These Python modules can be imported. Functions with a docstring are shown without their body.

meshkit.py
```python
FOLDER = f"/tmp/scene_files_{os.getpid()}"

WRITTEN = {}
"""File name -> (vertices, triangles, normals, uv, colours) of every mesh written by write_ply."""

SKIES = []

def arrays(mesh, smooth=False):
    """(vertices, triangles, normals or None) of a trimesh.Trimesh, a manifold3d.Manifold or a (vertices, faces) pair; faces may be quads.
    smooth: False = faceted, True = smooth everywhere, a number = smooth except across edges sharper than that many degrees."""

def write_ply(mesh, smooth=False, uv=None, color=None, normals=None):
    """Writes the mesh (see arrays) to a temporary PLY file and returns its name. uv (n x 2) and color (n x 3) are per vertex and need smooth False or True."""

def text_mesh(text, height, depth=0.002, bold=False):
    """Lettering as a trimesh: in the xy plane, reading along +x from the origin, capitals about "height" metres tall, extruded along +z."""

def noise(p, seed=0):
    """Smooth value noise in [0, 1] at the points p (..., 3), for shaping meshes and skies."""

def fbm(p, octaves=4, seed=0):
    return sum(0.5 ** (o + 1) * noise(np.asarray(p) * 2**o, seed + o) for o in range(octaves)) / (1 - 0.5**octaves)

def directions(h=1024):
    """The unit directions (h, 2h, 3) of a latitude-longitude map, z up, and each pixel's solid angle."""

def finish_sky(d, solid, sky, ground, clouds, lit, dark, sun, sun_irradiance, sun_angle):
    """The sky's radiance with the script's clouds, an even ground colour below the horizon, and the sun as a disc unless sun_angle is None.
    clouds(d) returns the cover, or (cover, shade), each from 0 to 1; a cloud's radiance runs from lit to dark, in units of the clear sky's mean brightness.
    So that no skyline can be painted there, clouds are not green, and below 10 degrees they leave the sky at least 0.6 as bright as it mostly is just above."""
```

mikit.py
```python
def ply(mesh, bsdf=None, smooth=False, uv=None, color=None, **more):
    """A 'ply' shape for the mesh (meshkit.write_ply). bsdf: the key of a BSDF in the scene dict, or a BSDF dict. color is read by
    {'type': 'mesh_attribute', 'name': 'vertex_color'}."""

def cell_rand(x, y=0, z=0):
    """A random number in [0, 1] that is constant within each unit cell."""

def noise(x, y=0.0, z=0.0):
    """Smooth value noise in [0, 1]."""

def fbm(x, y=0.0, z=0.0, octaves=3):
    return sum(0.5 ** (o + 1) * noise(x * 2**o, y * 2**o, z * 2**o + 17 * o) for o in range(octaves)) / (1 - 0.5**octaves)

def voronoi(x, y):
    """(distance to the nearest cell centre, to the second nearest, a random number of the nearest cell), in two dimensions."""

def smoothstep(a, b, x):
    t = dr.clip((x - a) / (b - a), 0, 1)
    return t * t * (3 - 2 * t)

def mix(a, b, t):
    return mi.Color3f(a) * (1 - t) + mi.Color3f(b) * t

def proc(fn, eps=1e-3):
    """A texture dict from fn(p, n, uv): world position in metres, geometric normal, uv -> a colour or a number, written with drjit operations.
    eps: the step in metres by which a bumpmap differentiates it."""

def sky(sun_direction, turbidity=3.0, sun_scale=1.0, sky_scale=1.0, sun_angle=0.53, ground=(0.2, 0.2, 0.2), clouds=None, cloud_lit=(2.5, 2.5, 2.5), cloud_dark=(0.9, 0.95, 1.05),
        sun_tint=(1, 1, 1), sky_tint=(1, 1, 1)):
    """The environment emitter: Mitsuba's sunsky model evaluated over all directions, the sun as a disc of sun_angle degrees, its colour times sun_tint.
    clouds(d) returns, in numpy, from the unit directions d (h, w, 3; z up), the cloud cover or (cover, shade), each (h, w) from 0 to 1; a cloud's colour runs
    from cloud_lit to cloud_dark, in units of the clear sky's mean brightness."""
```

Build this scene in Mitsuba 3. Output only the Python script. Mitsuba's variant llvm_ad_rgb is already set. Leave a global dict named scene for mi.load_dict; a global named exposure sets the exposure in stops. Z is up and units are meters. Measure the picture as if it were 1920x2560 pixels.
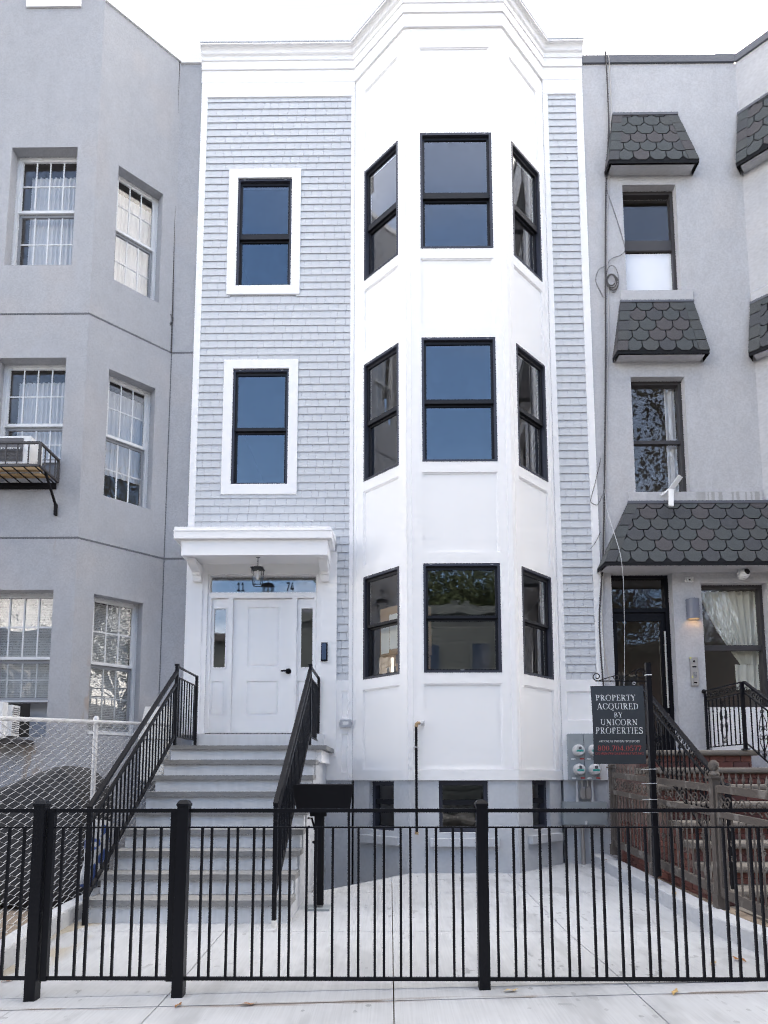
import math, random
import numpy as np, trimesh, drjit as dr, mitsuba as mi
import mikit, meshkit
from mikit import proc, noise, fbm, smoothstep, mix, cell_rand, voronoi
from shapely.geometry import Polygon, box as sbox, LineString, Point
from shapely.ops import unary_union
from shapely import affinity

T = mi.ScalarTransform4f
random.seed(7)
RNG = np.random.default_rng(7)
scene, labels, used = {}, {}, {}

# ------------------------------------------------------------------ camera, sky, exposure
CAM = np.array([3.1788, -10.0717, 1.5])
FW = np.array([-0.008838, 0.993999, 0.109029])
UP = np.array([0.001936, -0.109016, 0.994038])
scene['camera'] = {'type': 'perspective', 'fov': 60.07, 'fov_axis': 'x',
                   'to_world': T().look_at(origin=CAM.tolist(), target=(CAM + FW).tolist(), up=UP.tolist()),
                   'principal_point_offset_x': 0.0, 'principal_point_offset_y': -0.1908,
                   'near_clip': 0.1, 'far_clip': 3000.0}
SUN = (0.45, 0.8, 1.0)
def clouds(d):
    q = np.stack([d[..., 0] / (d[..., 2] + 0.35), d[..., 1] / (d[..., 2] + 0.35), d[..., 2]], -1)
    n = meshkit.fbm(q * 1.5 + 24.29, 5)
    # a bright cloud bank stands over and behind the houses; the sky over the street opens to blue
    a = n + 0.04 * d[..., 0] + 0.46 * d[..., 1] + 1.3 * np.maximum(d[..., 2] - 0.66, 0) + 1.15 * np.maximum(0.42 - d[..., 2], 0) + 0.16
    cover = np.clip((a - 0.40) / 0.36, 0, 1)
    n2 = meshkit.fbm(q * 3.1 + 5.3, 4)
    # thinner over the street, where it breaks into wisps
    cover = cover * (1 - 0.80 * np.clip((-d[..., 1] - 0.45 * d[..., 0] - 0.10) / 0.25, 0, 1) * np.clip((0.86 - d[..., 2]) / 0.12, 0, 1) * np.clip((d[..., 2] - 0.30) / 0.10, 0, 1))
    return cover, np.clip(n2 * 0.5 - 0.1 + 0.75 * (d[..., 2] - 0.50) + 1.6 * np.clip(d[..., 1], 0, 0.4), 0, 1)
scene['sky'] = mikit.sky(SUN, turbidity=3.0, sun_scale=0.12, sky_scale=1.0, sun_angle=6, clouds=clouds,
                         cloud_lit=(6.2, 5.75, 5.2), cloud_dark=(0.90, 0.92, 0.96), sky_tint=(1.06, 1.0, 0.96), ground=(0.2, 0.2, 0.2))
exposure = 3.62

# ------------------------------------------------------------------ materials
def two(b): return {'type': 'twosided', 'bsdf': b}
def paint(name, color, rough=0.5, spec=0.4, metallic=0.0):
    c = color if isinstance(color, dict) else {'type': 'rgb', 'value': list(color)}
    scene[name] = two({'type': 'principled', 'base_color': c, 'roughness': rough, 'specular': spec, 'metallic': metallic})
def rgb(*c): return mi.Color3f(*c)

paint('m_white', (0.80, 0.80, 0.805), 0.55)
paint('m_white_gloss', (0.80, 0.80, 0.805), 0.35)
paint('m_offwhite', (0.70, 0.69, 0.66), 0.6)
for i, k in enumerate((0.985, 1.0, 1.012)):
    paint('m_siding%d' % i, (0.52 * k, 0.54 * k, 0.57 * k), 0.6)
paint('m_sidingback', (0.38, 0.39, 0.42), 0.8)

def stucco(base, warm, seed, rust=None):
    def fn(p, n, uv):
        s = p.x + p.y * 0.7
        big = fbm(s * 0.9 + seed, p.z * 0.7, seed, 3)
        fine = noise(s * 55.0, p.z * 55.0, p.y * 30.0)
        mid = fbm(s * 9.0, p.z * 6.0, seed + 3.0, 3)
        streak = smoothstep(0.55, 0.8, fbm(s * 7.0 + seed, p.z * 0.35, 4.0, 3))
        v = 1.0 + 0.09 * (big - 0.5) + 0.16 * (fine - 0.5) + 0.09 * (mid - 0.5) - 0.02 * streak
        c = rgb(*base) * v
        c = mix(c, rgb(*warm) * v, 0.7 * smoothstep(0.5, 0.72, fbm(s * 1.6 + 9.0, p.z * 1.3, seed, 3)))
        if rust is not None: c = rust(p, c)
        return c
    return fn
def rust_left(p, c):
    # rust runs beside the ground floor window, under its air conditioner and below the cage strut
    a = smoothstep(0.045, 0.015, dr.abs(p.x + 1.115 + 0.03 * (noise(p.z * 6.0, 3.0) - 0.5))) * smoothstep(3.4, 2.9, p.z) * smoothstep(2.2, 2.3, p.z)
    b = smoothstep(0.16, 0.05, dr.abs(p.x + 1.80 + 0.1 * (noise(p.z * 4.0, 7.0) - 0.5))) * smoothstep(2.02, 1.95, p.z) * smoothstep(-0.85, -0.88, p.y)
    d = smoothstep(0.022, 0.008, dr.abs(p.x + 1.61)) * smoothstep(5.29, 5.25, p.z) * smoothstep(4.6, 5.0, p.z)
    m = dr.minimum(1.0, a + b + 0.6 * d) * smoothstep(0.36, 0.60, fbm(p.x * 25.0, p.z * 5.0, 2.0, 3))
    return mix(c, rgb(0.30, 0.235, 0.18), 0.6 * m)
def drip_right(p, c):
    # dirty runs on the long sill and on the wall just below the upper sills
    m = smoothstep(5.80, 5.84, p.z) * smoothstep(6.0, 5.98, p.z) * smoothstep(7.7, 8.2, p.x)
    m2 = smoothstep(8.20, 7.6, p.z) * smoothstep(0.03, 0.0, dr.abs(p.x - 8.13)) * smoothstep(7.2, 7.5, p.z)
    return mix(c, rgb(0.24, 0.24, 0.23), 0.55 * dr.maximum(m * smoothstep(0.52, 0.7, noise(p.x * 34.0, p.z * 2.0, 3.0)), 0.4 * m2 * smoothstep(0.4, 0.6, noise(p.x * 60.0, p.z * 3.0))))
paint('m_stucco_left', proc(stucco((0.335, 0.345, 0.37), (0.355, 0.352, 0.365), 3.0, rust_left)), 0.9, 0.2)
paint('m_stucco_right', proc(stucco((0.45, 0.455, 0.475), (0.465, 0.46, 0.47), 11.0, drip_right)), 0.9, 0.2)
paint('m_groove', (0.13, 0.135, 0.15), 0.9, 0.2)
def found(p, n, uv):
    s = p.x + p.y * 0.7
    v = 1.0 + 0.10 * (fbm(s * 2.0, p.z * 2.0, 2.0, 3) - 0.5) + 0.08 * (noise(s * 40.0, p.z * 40.0, p.y * 40.0) - 0.5)
    return rgb(0.49, 0.51, 0.54) * v
paint('m_foundation', proc(found), 0.7, 0.3)
def concrete(p, n, uv):
    broom = noise(p.x * 160.0, p.y * 3.0, 1.0)
    stain = fbm(p.x * 1.3, p.y * 1.1, 3.0, 4)
    sm = fbm(p.x * 7.0, p.y * 5.0, 8.0, 4)
    speck = smoothstep(0.80, 0.86, noise(p.x * 24.0, p.y * 17.0, 5.0)) * smoothstep(0.52, 0.7, fbm(p.x * 3.0, p.y * 3.0, 1.0, 2))
    v = 1.0 + 0.10 * (broom - 0.5) + 0.20 * (stain - 0.5) + 0.14 * (sm - 0.5) - 0.30 * speck
    c = rgb(0.365, 0.378, 0.40) * v
    edge = smoothstep(0.055, 0.0, dr.abs(p.y + 5.57 + 0.03 * (noise(p.x * 2.0, 4.0) - 0.5))) * smoothstep(0.45, 0.62, fbm(p.x * 3.0, p.y * 25.0, 6.0, 3))
    rust = smoothstep(0.54, 0.66, fbm(p.x * 6.0, p.y * 2.5, 12.0, 3)) * smoothstep(0.60, 0.38, p.x) * smoothstep(-5.3, -4.7, p.y)
    c = mix(mix(c, rgb(0.17, 0.13, 0.10), 0.75 * edge), rgb(0.30, 0.25, 0.16), 0.6 * rust)
    scuff = smoothstep(0.57, 0.74, fbm(p.x * 4.6 + 7.0, p.y * 1.5, 2.0, 4))
    return mix(c, rgb(0.27, 0.28, 0.295), 0.6 * scuff)
paint('m_concrete', proc(concrete), 0.85, 0.25)
paint('m_joint', (0.20, 0.17, 0.14), 0.95, 0.1)
def kerbc(p, n, uv):
    v = 1.0 + 0.18 * (fbm(p.x * 3.0, p.y * 3.0, p.z * 3.0, 4) - 0.5) + 0.1 * (noise(p.x * 50.0, p.y * 50.0, p.z * 50.0) - 0.5)
    return rgb(0.40, 0.415, 0.44) * v
paint('m_kerb', proc(kerbc), 0.8, 0.25)
def bluestone(p, n, uv):
    v = 1.0 + 0.34 * (fbm(p.x * 5.0, p.y * 14.0, p.z * 20.0, 4) - 0.5) + 0.18 * (noise(p.x * 60.0, p.y * 60.0, p.z * 60.0) - 0.5)
    return mix(rgb(0.195, 0.20, 0.208), rgb(0.21, 0.208, 0.205), smoothstep(0.45, 0.7, fbm(p.x * 2.0, p.y * 2.0, 5.0, 2))) * v
paint('m_bluestone', proc(bluestone), 0.75, 0.3)
def riser(p, n, uv):
    drip = fbm(p.x * 26.0, p.z * 2.0, p.y * 3.0, 3)
    v = 1.0 + 0.26 * (drip - 0.5) + 0.10 * (fbm(p.x * 3.0, p.z * 8.0, p.y, 3) - 0.5)
    return rgb(0.58, 0.60, 0.625) * v
paint('m_riser', proc(riser), 0.8, 0.3)
paint('m_black', (0.0045, 0.005, 0.008), 0.38, 0.20)
paint('m_black_matte', (0.006, 0.006, 0.008), 0.6, 0.15)
paint('m_frame', (0.036, 0.040, 0.058), 0.4, 0.4)
paint('m_sash', (0.008, 0.009, 0.013), 0.45, 0.3)
paint('m_vinyl', (0.60, 0.615, 0.63), 0.4)
paint('m_greytrim', (0.22, 0.23, 0.25), 0.5)
paint('m_bronze', (0.045, 0.042, 0.044), 0.45)
paint('m_coping', (0.10, 0.105, 0.125), 0.4)
paint('m_capwhite', (0.74, 0.74, 0.74), 0.5)
def ironrust(p, n, uv):
    w = smoothstep(0.55, 0.72, fbm(p.x * 9.0, p.y * 9.0, p.z * 5.0, 4))
    return mix(rgb(0.076, 0.066, 0.060), rgb(0.22, 0.21, 0.20), w * 0.5)
paint('m_iron', proc(ironrust), 0.7, 0.3)
def brownstone(p, n, uv):
    v = 1.0 + 0.3 * (fbm(p.x * 6.0, p.y * 6.0, p.z * 9.0, 4) - 0.5) + 0.16 * (noise(p.x * 70.0, p.y * 70.0, p.z * 70.0) - 0.5)
    return rgb(0.175, 0.16, 0.145) * v
paint('m_brownstone', proc(brownstone), 0.85, 0.2)
BRICK = [(0.165, 0.072, 0.062), (0.145, 0.068, 0.062), (0.18, 0.08, 0.067), (0.125, 0.064, 0.06)]
for i, b in enumerate(BRICK): paint('m_brick%d' % i, b, 0.9, 0.2)
paint('m_mortar', (0.17, 0.12, 0.11), 0.95, 0.1)
paint('m_brickfar', (0.11, 0.055, 0.045), 0.9, 0.2)
def granule(base):
    def fn(p, n, uv):
        g = noise(p.x * 110.0, p.y * 110.0, p.z * 110.0)
        return rgb(*base) * (0.75 + 0.5 * g)
    return fn
for i, b in enumerate([(0.079, 0.087, 0.092), (0.088, 0.085, 0.091), (0.075, 0.079, 0.087), (0.083, 0.088, 0.091)]):
    paint('m_shingle%d' % i, proc(granule(b)), 0.95, 0.15)
paint('m_shingle_dark', (0.016, 0.017, 0.020), 0.95, 0.1)
paint('m_interior', (0.20, 0.20, 0.19), 0.9, 0.1)
paint('m_dark_interior', (0.05, 0.05, 0.05), 0.9, 0.1)
paint('m_curtain', (0.50, 0.51, 0.52), 0.9, 0.1)
paint('m_curtain_warm', (0.55, 0.56, 0.50), 0.9, 0.1)
paint('m_blind', (0.42, 0.44, 0.45), 0.7, 0.2)
paint('m_steel', (0.55, 0.55, 0.55), 0.3, 0.5, 1.0)
paint('m_nickel', (0.42, 0.40, 0.38), 0.45, 0.5, 0.6)
paint('m_galv', (0.50, 0.51, 0.53), 0.5, 0.5, 0.2)
paint('m_meter', (0.27, 0.30, 0.32), 0.45)
paint('m_meter_body', (0.55, 0.55, 0.56), 0.3)
paint('m_teal', (0.03, 0.28, 0.25), 0.5)
paint('m_red', (0.45, 0.05, 0.05), 0.5)
paint('m_signred', (0.36, 0.06, 0.06), 0.5)
paint('m_sign', (0.030, 0.037, 0.045), 0.35, 0.5)
paint('m_signwhite', (0.62, 0.64, 0.66), 0.5)
paint('m_yellow', (0.62, 0.60, 0.20), 0.6)
paint('m_wood', (0.30, 0.20, 0.10), 0.7)
paint('m_card', (0.33, 0.235, 0.14), 0.85, 0.1)
paint('m_paper', (0.62, 0.64, 0.58), 0.8, 0.1)
paint('m_acwhite', (0.66, 0.67, 0.68), 0.5)
paint('m_acgrille', (0.10, 0.10, 0.11), 0.6)
def cover(p, n, uv):
    return rgb(0.040, 0.041, 0.045) * (0.8 + 0.4 * fbm(p.x * 5.0, p.y * 5.0, p.z * 5.0, 3))
paint('m_cover', proc(cover), 0.7, 0.3)
def dirt(p, n, uv):
    return rgb(0.20, 0.165, 0.135) * (0.6 + 0.8 * fbm(p.x * 14.0, p.y * 14.0, 1.0, 4))
paint('m_dirt', proc(dirt), 0.95, 0.1)
def sack(p, n, uv):
    s = smoothstep(0.57, 0.62, fbm(p.x * 9.0, p.y * 7.0, p.z * 7.0, 3))
    return mix(rgb(0.34, 0.36, 0.39), rgb(0.03, 0.06, 0.19), s)
paint('m_sack', proc(sack), 0.5, 0.3)
paint('m_asphalt', (0.055, 0.055, 0.058), 0.9, 0.2)
paint('m_clapboard', (0.16, 0.19, 0.21), 0.8, 0.2)
paint('m_bark', (0.07, 0.055, 0.045), 0.95, 0.1)
scene['m_leaf'] = two({'type': 'principled', 'base_color': {'type': 'rgb', 'value': [0.05, 0.075, 0.03]}, 'roughness': 0.7})
scene['m_leaf_brown'] = two({'type': 'principled', 'base_color': {'type': 'rgb', 'value': [0.045, 0.045, 0.025]}, 'roughness': 0.7})
paint('m_dryleaf', (0.42, 0.29, 0.13), 0.8, 0.2)
paint('m_dryleaf_brown', (0.25, 0.12, 0.05), 0.8, 0.2)
scene['m_glass'] = {'type': 'thindielectric', 'int_ior': 2.0, 'ext_ior': 1.0}
scene['m_glass_old'] = {'type': 'thindielectric', 'int_ior': 1.55, 'ext_ior': 1.0}
paint('m_lampbody', (0.17, 0.18, 0.22), 0.4)
scene['m_screen'] = two({'type': 'principled', 'base_color': {'type': 'rgb', 'value': [0.05, 0.08, 0.15]}, 'roughness': 0.08, 'specular': 0.8})  # blue base colour paints in a sky reflection on dark glass
paint('m_grey_box', (0.36, 0.38, 0.42), 0.5)

# ------------------------------------------------------------------ helpers
def numbered(key):
    if key not in used:
        used[key] = 0
        return key
    used[key] += 1
    return '%s_%03d' % (key, used[key])
def lab(key, label=None, cat=None, group=None, kind=None):
    d = labels.setdefault(key, {})
    if label: d['label'] = label
    if cat: d['category'] = cat
    if group: d['group'] = group
    if kind: d['kind'] = kind
    return key
def thing(name, label, cat, group=None):
    return lab(numbered(name), label, cat, group)
def cat_(ms): return trimesh.util.concatenate(ms) if isinstance(ms, (list, tuple)) else ms
def put(name, mesh, mat, parent=None, smooth=False, label=None, kind=None, **more):
    key = numbered((parent + '__' if parent else '') + name)
    mesh = cat_(mesh)
    if parent and key.split('__')[0] in scene and False: pass
    scene[key] = mikit.ply(mesh, mat, smooth=smooth, **more)
    if label or kind: lab(key, label, kind=kind)
    return key
def one(name, mesh, mat, label, cat, group=None, smooth=False):
    key = put(name, mesh, mat, smooth=smooth)
    return lab(key, label, cat, group)
def struct(name, mesh, mat, parent=None, smooth=False):
    key = put(name, mesh, mat, parent, smooth)
    if not parent: lab(key, kind='structure')
    return key

BOXF = np.array([[0,2,1],[0,3,2],[4,5,6],[4,6,7],[0,1,5],[0,5,4],[1,2,6],[1,6,5],[2,3,7],[2,7,6],[3,0,4],[3,4,7]])
def tm(v, f): return trimesh.Trimesh(np.asarray(v, float), np.asarray(f), process=False)
def hexa(v): return tm(v, BOXF)          # 8 corners: bottom ring, top ring
def box(x0, x1, y0, y1, z0, z1):
    return hexa([(x0,y0,z0),(x1,y0,z0),(x1,y1,z0),(x0,y1,z0),(x0,y0,z1),(x1,y0,z1),(x1,y1,z1),(x0,y1,z1)])
def extr(poly, h):
    out = []
    for g in getattr(poly, 'geoms', [poly]):
        if g.is_empty or g.area < 1e-7 or g.geom_type != 'Polygon': continue
        out.append(trimesh.creation.extrude_polygon(g, h, engine='earcut'))
    return cat_(out) if out else None
def frame_map(mesh, O, ex, ey, en):
    v = np.asarray(mesh.vertices)
    w = np.asarray(O, float) + v[:, :1] * np.asarray(ex, float) + v[:, 1:2] * np.asarray(ey, float) + v[:, 2:3] * np.asarray(en, float)
    f = np.asarray(mesh.faces)
    if np.linalg.det(np.array([ex, ey, en], float)) < 0: f = f[:, ::-1]
    return tm(w, f)
class Fr:
    """A wall: s along it, o outward, z up."""
    def __init__(self, P0, d, n):
        self.P0, self.d, self.n = np.array([*P0, 0.0]), np.array([*d, 0.0]), np.array([*n, 0.0])
    def p(self, s, o, z): return self.P0 + self.d * s + self.n * o + np.array([0, 0, z])
    def box(self, s0, s1, o0, o1, z0, z1):
        return hexa([self.p(*q) for q in [(s0,o0,z0),(s1,o0,z0),(s1,o1,z0),(s0,o1,z0),(s0,o0,z1),(s1,o0,z1),(s1,o1,z1),(s0,o1,z1)]])
    def plate(self, poly, o0, o1):
        return frame_map(extr(poly, o1 - o0), self.P0 + self.n * o0, self.d, [0, 0, 1], self.n)
    def ring(self, s0, s1, z0, z1, w, o0, o1, wt=None, wb=None):
        wt, wb = w if wt is None else wt, w if wb is None else wb
        return self.plate(sbox(s0, z0, s1, z1).difference(sbox(s0 + w, z0 + wb, s1 - w, z1 - wt)), o0, o1)
    def pane(self, s0, s1, z0, z1, o, wavy=0.0, seed=0):
        n = 14 if wavy else 1
        S, Z = np.meshgrid(np.linspace(s0, s1, n + 1), np.linspace(z0, z1, n + 1))
        O = np.full(S.shape, o)
        if wavy:
            q = np.stack([S * 3.1 + seed * 3.7, Z * 3.1, np.full(S.shape, seed * 1.3)], -1)
            O = O + wavy * (meshkit.noise(q) - 0.5) + 0.35 * wavy * (meshkit.noise(q * 2.3 + 4) - 0.5)
        v = [self.p(a, b, c) for a, b, c in zip(S.ravel(), O.ravel(), Z.ravel())]
        f = []
        for i in range(n):
            for j in range(n):
                a = i * (n + 1) + j
                f += [[a, a + 1, a + n + 2], [a, a + n + 2, a + n + 1]]
        return tm(v, f)
R2 = math.sqrt(0.5)
FF = Fr((0, 0), (1, 0), (0, -1))
BF = Fr((3.431, -0.819), (1, 0), (0, -1))
BL = Fr((3.431, -0.819), (-R2, R2), (-R2, -R2))
BR = Fr((4.956, -0.819), (R2, R2), (R2, -R2))
FACE = 0.819 / R2

def tube(pts, r, sides=6, closed=False):
    p = np.asarray(pts, float)
    n = len(p)
    t = np.roll(p, -1, 0) - np.roll(p, 1, 0) if closed else np.gradient(p, axis=0)
    t /= np.linalg.norm(t, axis=1, keepdims=True) + 1e-12
    a = np.cross(t[0], [0, 0, 1.0] if abs(t[0][2]) < 0.9 else [1.0, 0, 0]); a /= np.linalg.norm(a)
    A = []
    for i in range(n):
        a = a - t[i] * (a @ t[i]); a /= np.linalg.norm(a) + 1e-12
        A.append(a)
    A = np.array(A); B = np.cross(t, A)
    rr = np.broadcast_to(r, (n,))
    ang = np.arange(sides) * 2 * np.pi / sides
    v = p[:, None] + rr[:, None, None] * (np.cos(ang)[None, :, None] * A[:, None] + np.sin(ang)[None, :, None] * B[:, None])
    f = []
    for i in range(n if closed else n - 1):
        k = (i + 1) % n
        for j in range(sides):
            l = (j + 1) % sides
            f += [[i*sides+j, k*sides+j, k*sides+l], [i*sides+j, k*sides+l, i*sides+l]]
    if not closed:
        for j in range(1, sides - 1):
            f += [[0, j + 1, j], [(n-1)*sides, (n-1)*sides + j, (n-1)*sides + j + 1]]
    return tm(v.reshape(-1, 3), f)
def bar(p, q, w, h, up=(0, 0, 1)):
    """A square bar from p to q: w sideways, h along up."""
    p, q, up = np.asarray(p, float), np.asarray(q, float), np.asarray(up, float)
    t = (q - p) / np.linalg.norm(q - p)
    s = np.cross(t, up)
    if np.linalg.norm(s) < 1e-6: s = np.array([1.0, 0, 0])
    s /= np.linalg.norm(s); u = np.cross(s, t)
    s, u = s * w / 2, u * h / 2
    return hexa([p-s-u, p+s-u, q+s-u, q-s-u, p-s+u, p+s+u, q+s+u, q-s+u])
def cyl(p, q, r, sides=12): return tube([p, (np.asarray(p) + np.asarray(q)) / 2, q], r, sides)
def lathe(profile, centre, sides=20, axis='z'):
    m = trimesh.creation.revolve(np.array(profile, float), sections=sides)
    if axis == 'y': m.apply_transform(trimesh.transformations.rotation_matrix(math.pi / 2, [1, 0, 0]))
    m.apply_translation(centre)
    return m
def hull(pts): return trimesh.convex.convex_hull(np.asarray(pts, float))
def sphere(c, r, sub=2):
    m = trimesh.creation.icosphere(subdivisions=sub, radius=r); m.apply_translation(c); return m
def spiral(c, ex, ey, r0, r1, turns, a0=0.0, n=22):
    a = a0 + np.linspace(0, turns * 2 * math.pi, n)
    r = np.linspace(r0, r1, n)
    return [np.asarray(c) + np.asarray(ex) * rr * math.cos(t) + np.asarray(ey) * rr * math.sin(t) for rr, t in zip(r, a)]
def gz(x, y):
    t = min(max((-y - 3.8) / 1.4, 0), 1); t = t * t * (3 - 2 * t)
    b = 0.265 + 0.035 * y if y > -5.6 else 0.069 + 0.02 * (y + 5.6)
    return b + 0.026 * (x - 3.0) * t
def sweep(path, profile, closed_profile=True):
    """Sweeps (outward, z) points along a plan path with mitred corners; outward is to the right of travel (towards the street)."""
    P = np.asarray(path, float)
    d = P[1:] - P[:-1]; d /= np.linalg.norm(d, axis=1, keepdims=True)
    nrm = np.stack([d[:, 1], -d[:, 0]], 1)
    off = []
    for i in range(len(P)):
        if i == 0: off.append(nrm[0])
        elif i == len(P) - 1: off.append(nrm[-1])
        else:
            m = nrm[i-1] + nrm[i]
            off.append(m / (1 + nrm[i-1] @ nrm[i]))
    off = np.array(off)
    k = len(profile)
    v = np.array([[P[i][0] + off[i][0] * o, P[i][1] + off[i][1] * o, z] for i in range(len(P)) for o, z in profile])
    f = []
    for i in range(len(P) - 1):
        for j in range(k if closed_profile else k - 1):
            l = (j + 1) % k
            f += [[i*k+j, (i+1)*k+j, (i+1)*k+l], [i*k+j, (i+1)*k+l, i*k+l]]
    for j in range(1, k - 1):
        f += [[0, j, j + 1], [(len(P)-1)*k, (len(P)-1)*k + j + 1, (len(P)-1)*k + j]]
    return tm(v, f)

# ------------------------------------------------------------------ windows
def black_window(parent, F, s0, s1, z0, z1, zr, seed=0, name='window', handle=True):
    """Black double-hung window; zr = (top, bottom) of the meeting rail."""
    w = put(name, F.ring(s0, s1, z0, z1, 0.034, -0.12, 0.006, 0.038, 0.03), 'm_frame', parent)
    a0, a1 = s0 + 0.034, s1 - 0.034
    zt, zb = zr
    put('upper_sash', F.ring(a0, a1, zb + 0.03, z1 - 0.038, 0.034, -0.07, -0.035, 0.05, zt - zb - 0.03), 'm_sash', w)
    put('lower_sash', F.ring(a0, a1, z0 + 0.03, zb + 0.05, 0.036, -0.112, -0.075, 0.05, 0.03), 'm_sash', w)
    put('pane', F.pane(a0 + 0.034, a1 - 0.034, zt, z1 - 0.088, -0.052, 0.0009, seed), 'm_glass', w, smooth=True)
    put('pane', F.pane(a0 + 0.036, a1 - 0.036, z0 + 0.06, zb, -0.092, 0.0009, seed + 50), 'm_glass', w, smooth=True)
    if handle:
        c = (s0 + s1) / 2
        put('lift_handle', F.box(c - 0.028, c + 0.028, -0.075, -0.068, z0 + 0.035, z0 + 0.056), 'm_greytrim', w)
        put('sash_lock', [F.box(s0 + 0.09, s0 + 0.13, 0.006, 0.010, z1 - 0.026, z1 - 0.014), F.box(s1 - 0.13, s1 - 0.09, 0.006, 0.010, z1 - 0.026, z1 - 0.014)], 'm_greytrim', w)
    return w
def vinyl_window(parent, F, s0, s1, z0, z1, zr, cols, rows, o=-0.17, name='window', curtain=None, glass='m_glass_old', seed=0, lower_dark=False):
    """White double-hung window with a muntin grid, set back in its opening."""
    w = put(name, F.ring(s0, s1, z0, z1, 0.05, o - 0.08, o, 0.03, 0.03), 'm_vinyl', parent)
    a0, a1 = s0 + 0.05, s1 - 0.05
    up = put('upper_sash', F.ring(a0, a1, zr, z1 - 0.03, 0.035, o - 0.045, o - 0.012, 0.035, 0.045), 'm_vinyl', w)
    put('lower_sash', F.ring(a0, a1, z0 + 0.03, zr + 0.005, 0.038, o - 0.078, o - 0.047, 0.05, 0.05), 'm_greytrim', w)
    for (b0, b1, oo, r, mm) in ((zr + 0.045, z1 - 0.065, o - 0.03, rows, 'm_vinyl'), (z0 + 0.08, zr - 0.045, o - 0.063, rows, 'm_blind' if lower_dark else 'm_vinyl')):
        for i in range(1, cols):
            s = a0 + 0.035 + (a1 - a0 - 0.07) * i / cols
            put('muntin', F.box(s - 0.009, s + 0.009, oo - 0.004, oo + 0.008, b0, b1), mm, w)
        for i in range(1, r):
            z = b0 + (b1 - b0) * i / r
            put('muntin', F.box(a0 + 0.035, a1 - 0.035, oo - 0.003, oo + 0.007, z - 0.009, z + 0.009), mm, w)
        put('pane', F.pane(a0 + 0.035, a1 - 0.035, b0, b1, oo - 0.005, 0.002, seed + b0), glass, w, smooth=True)
    return w
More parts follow.
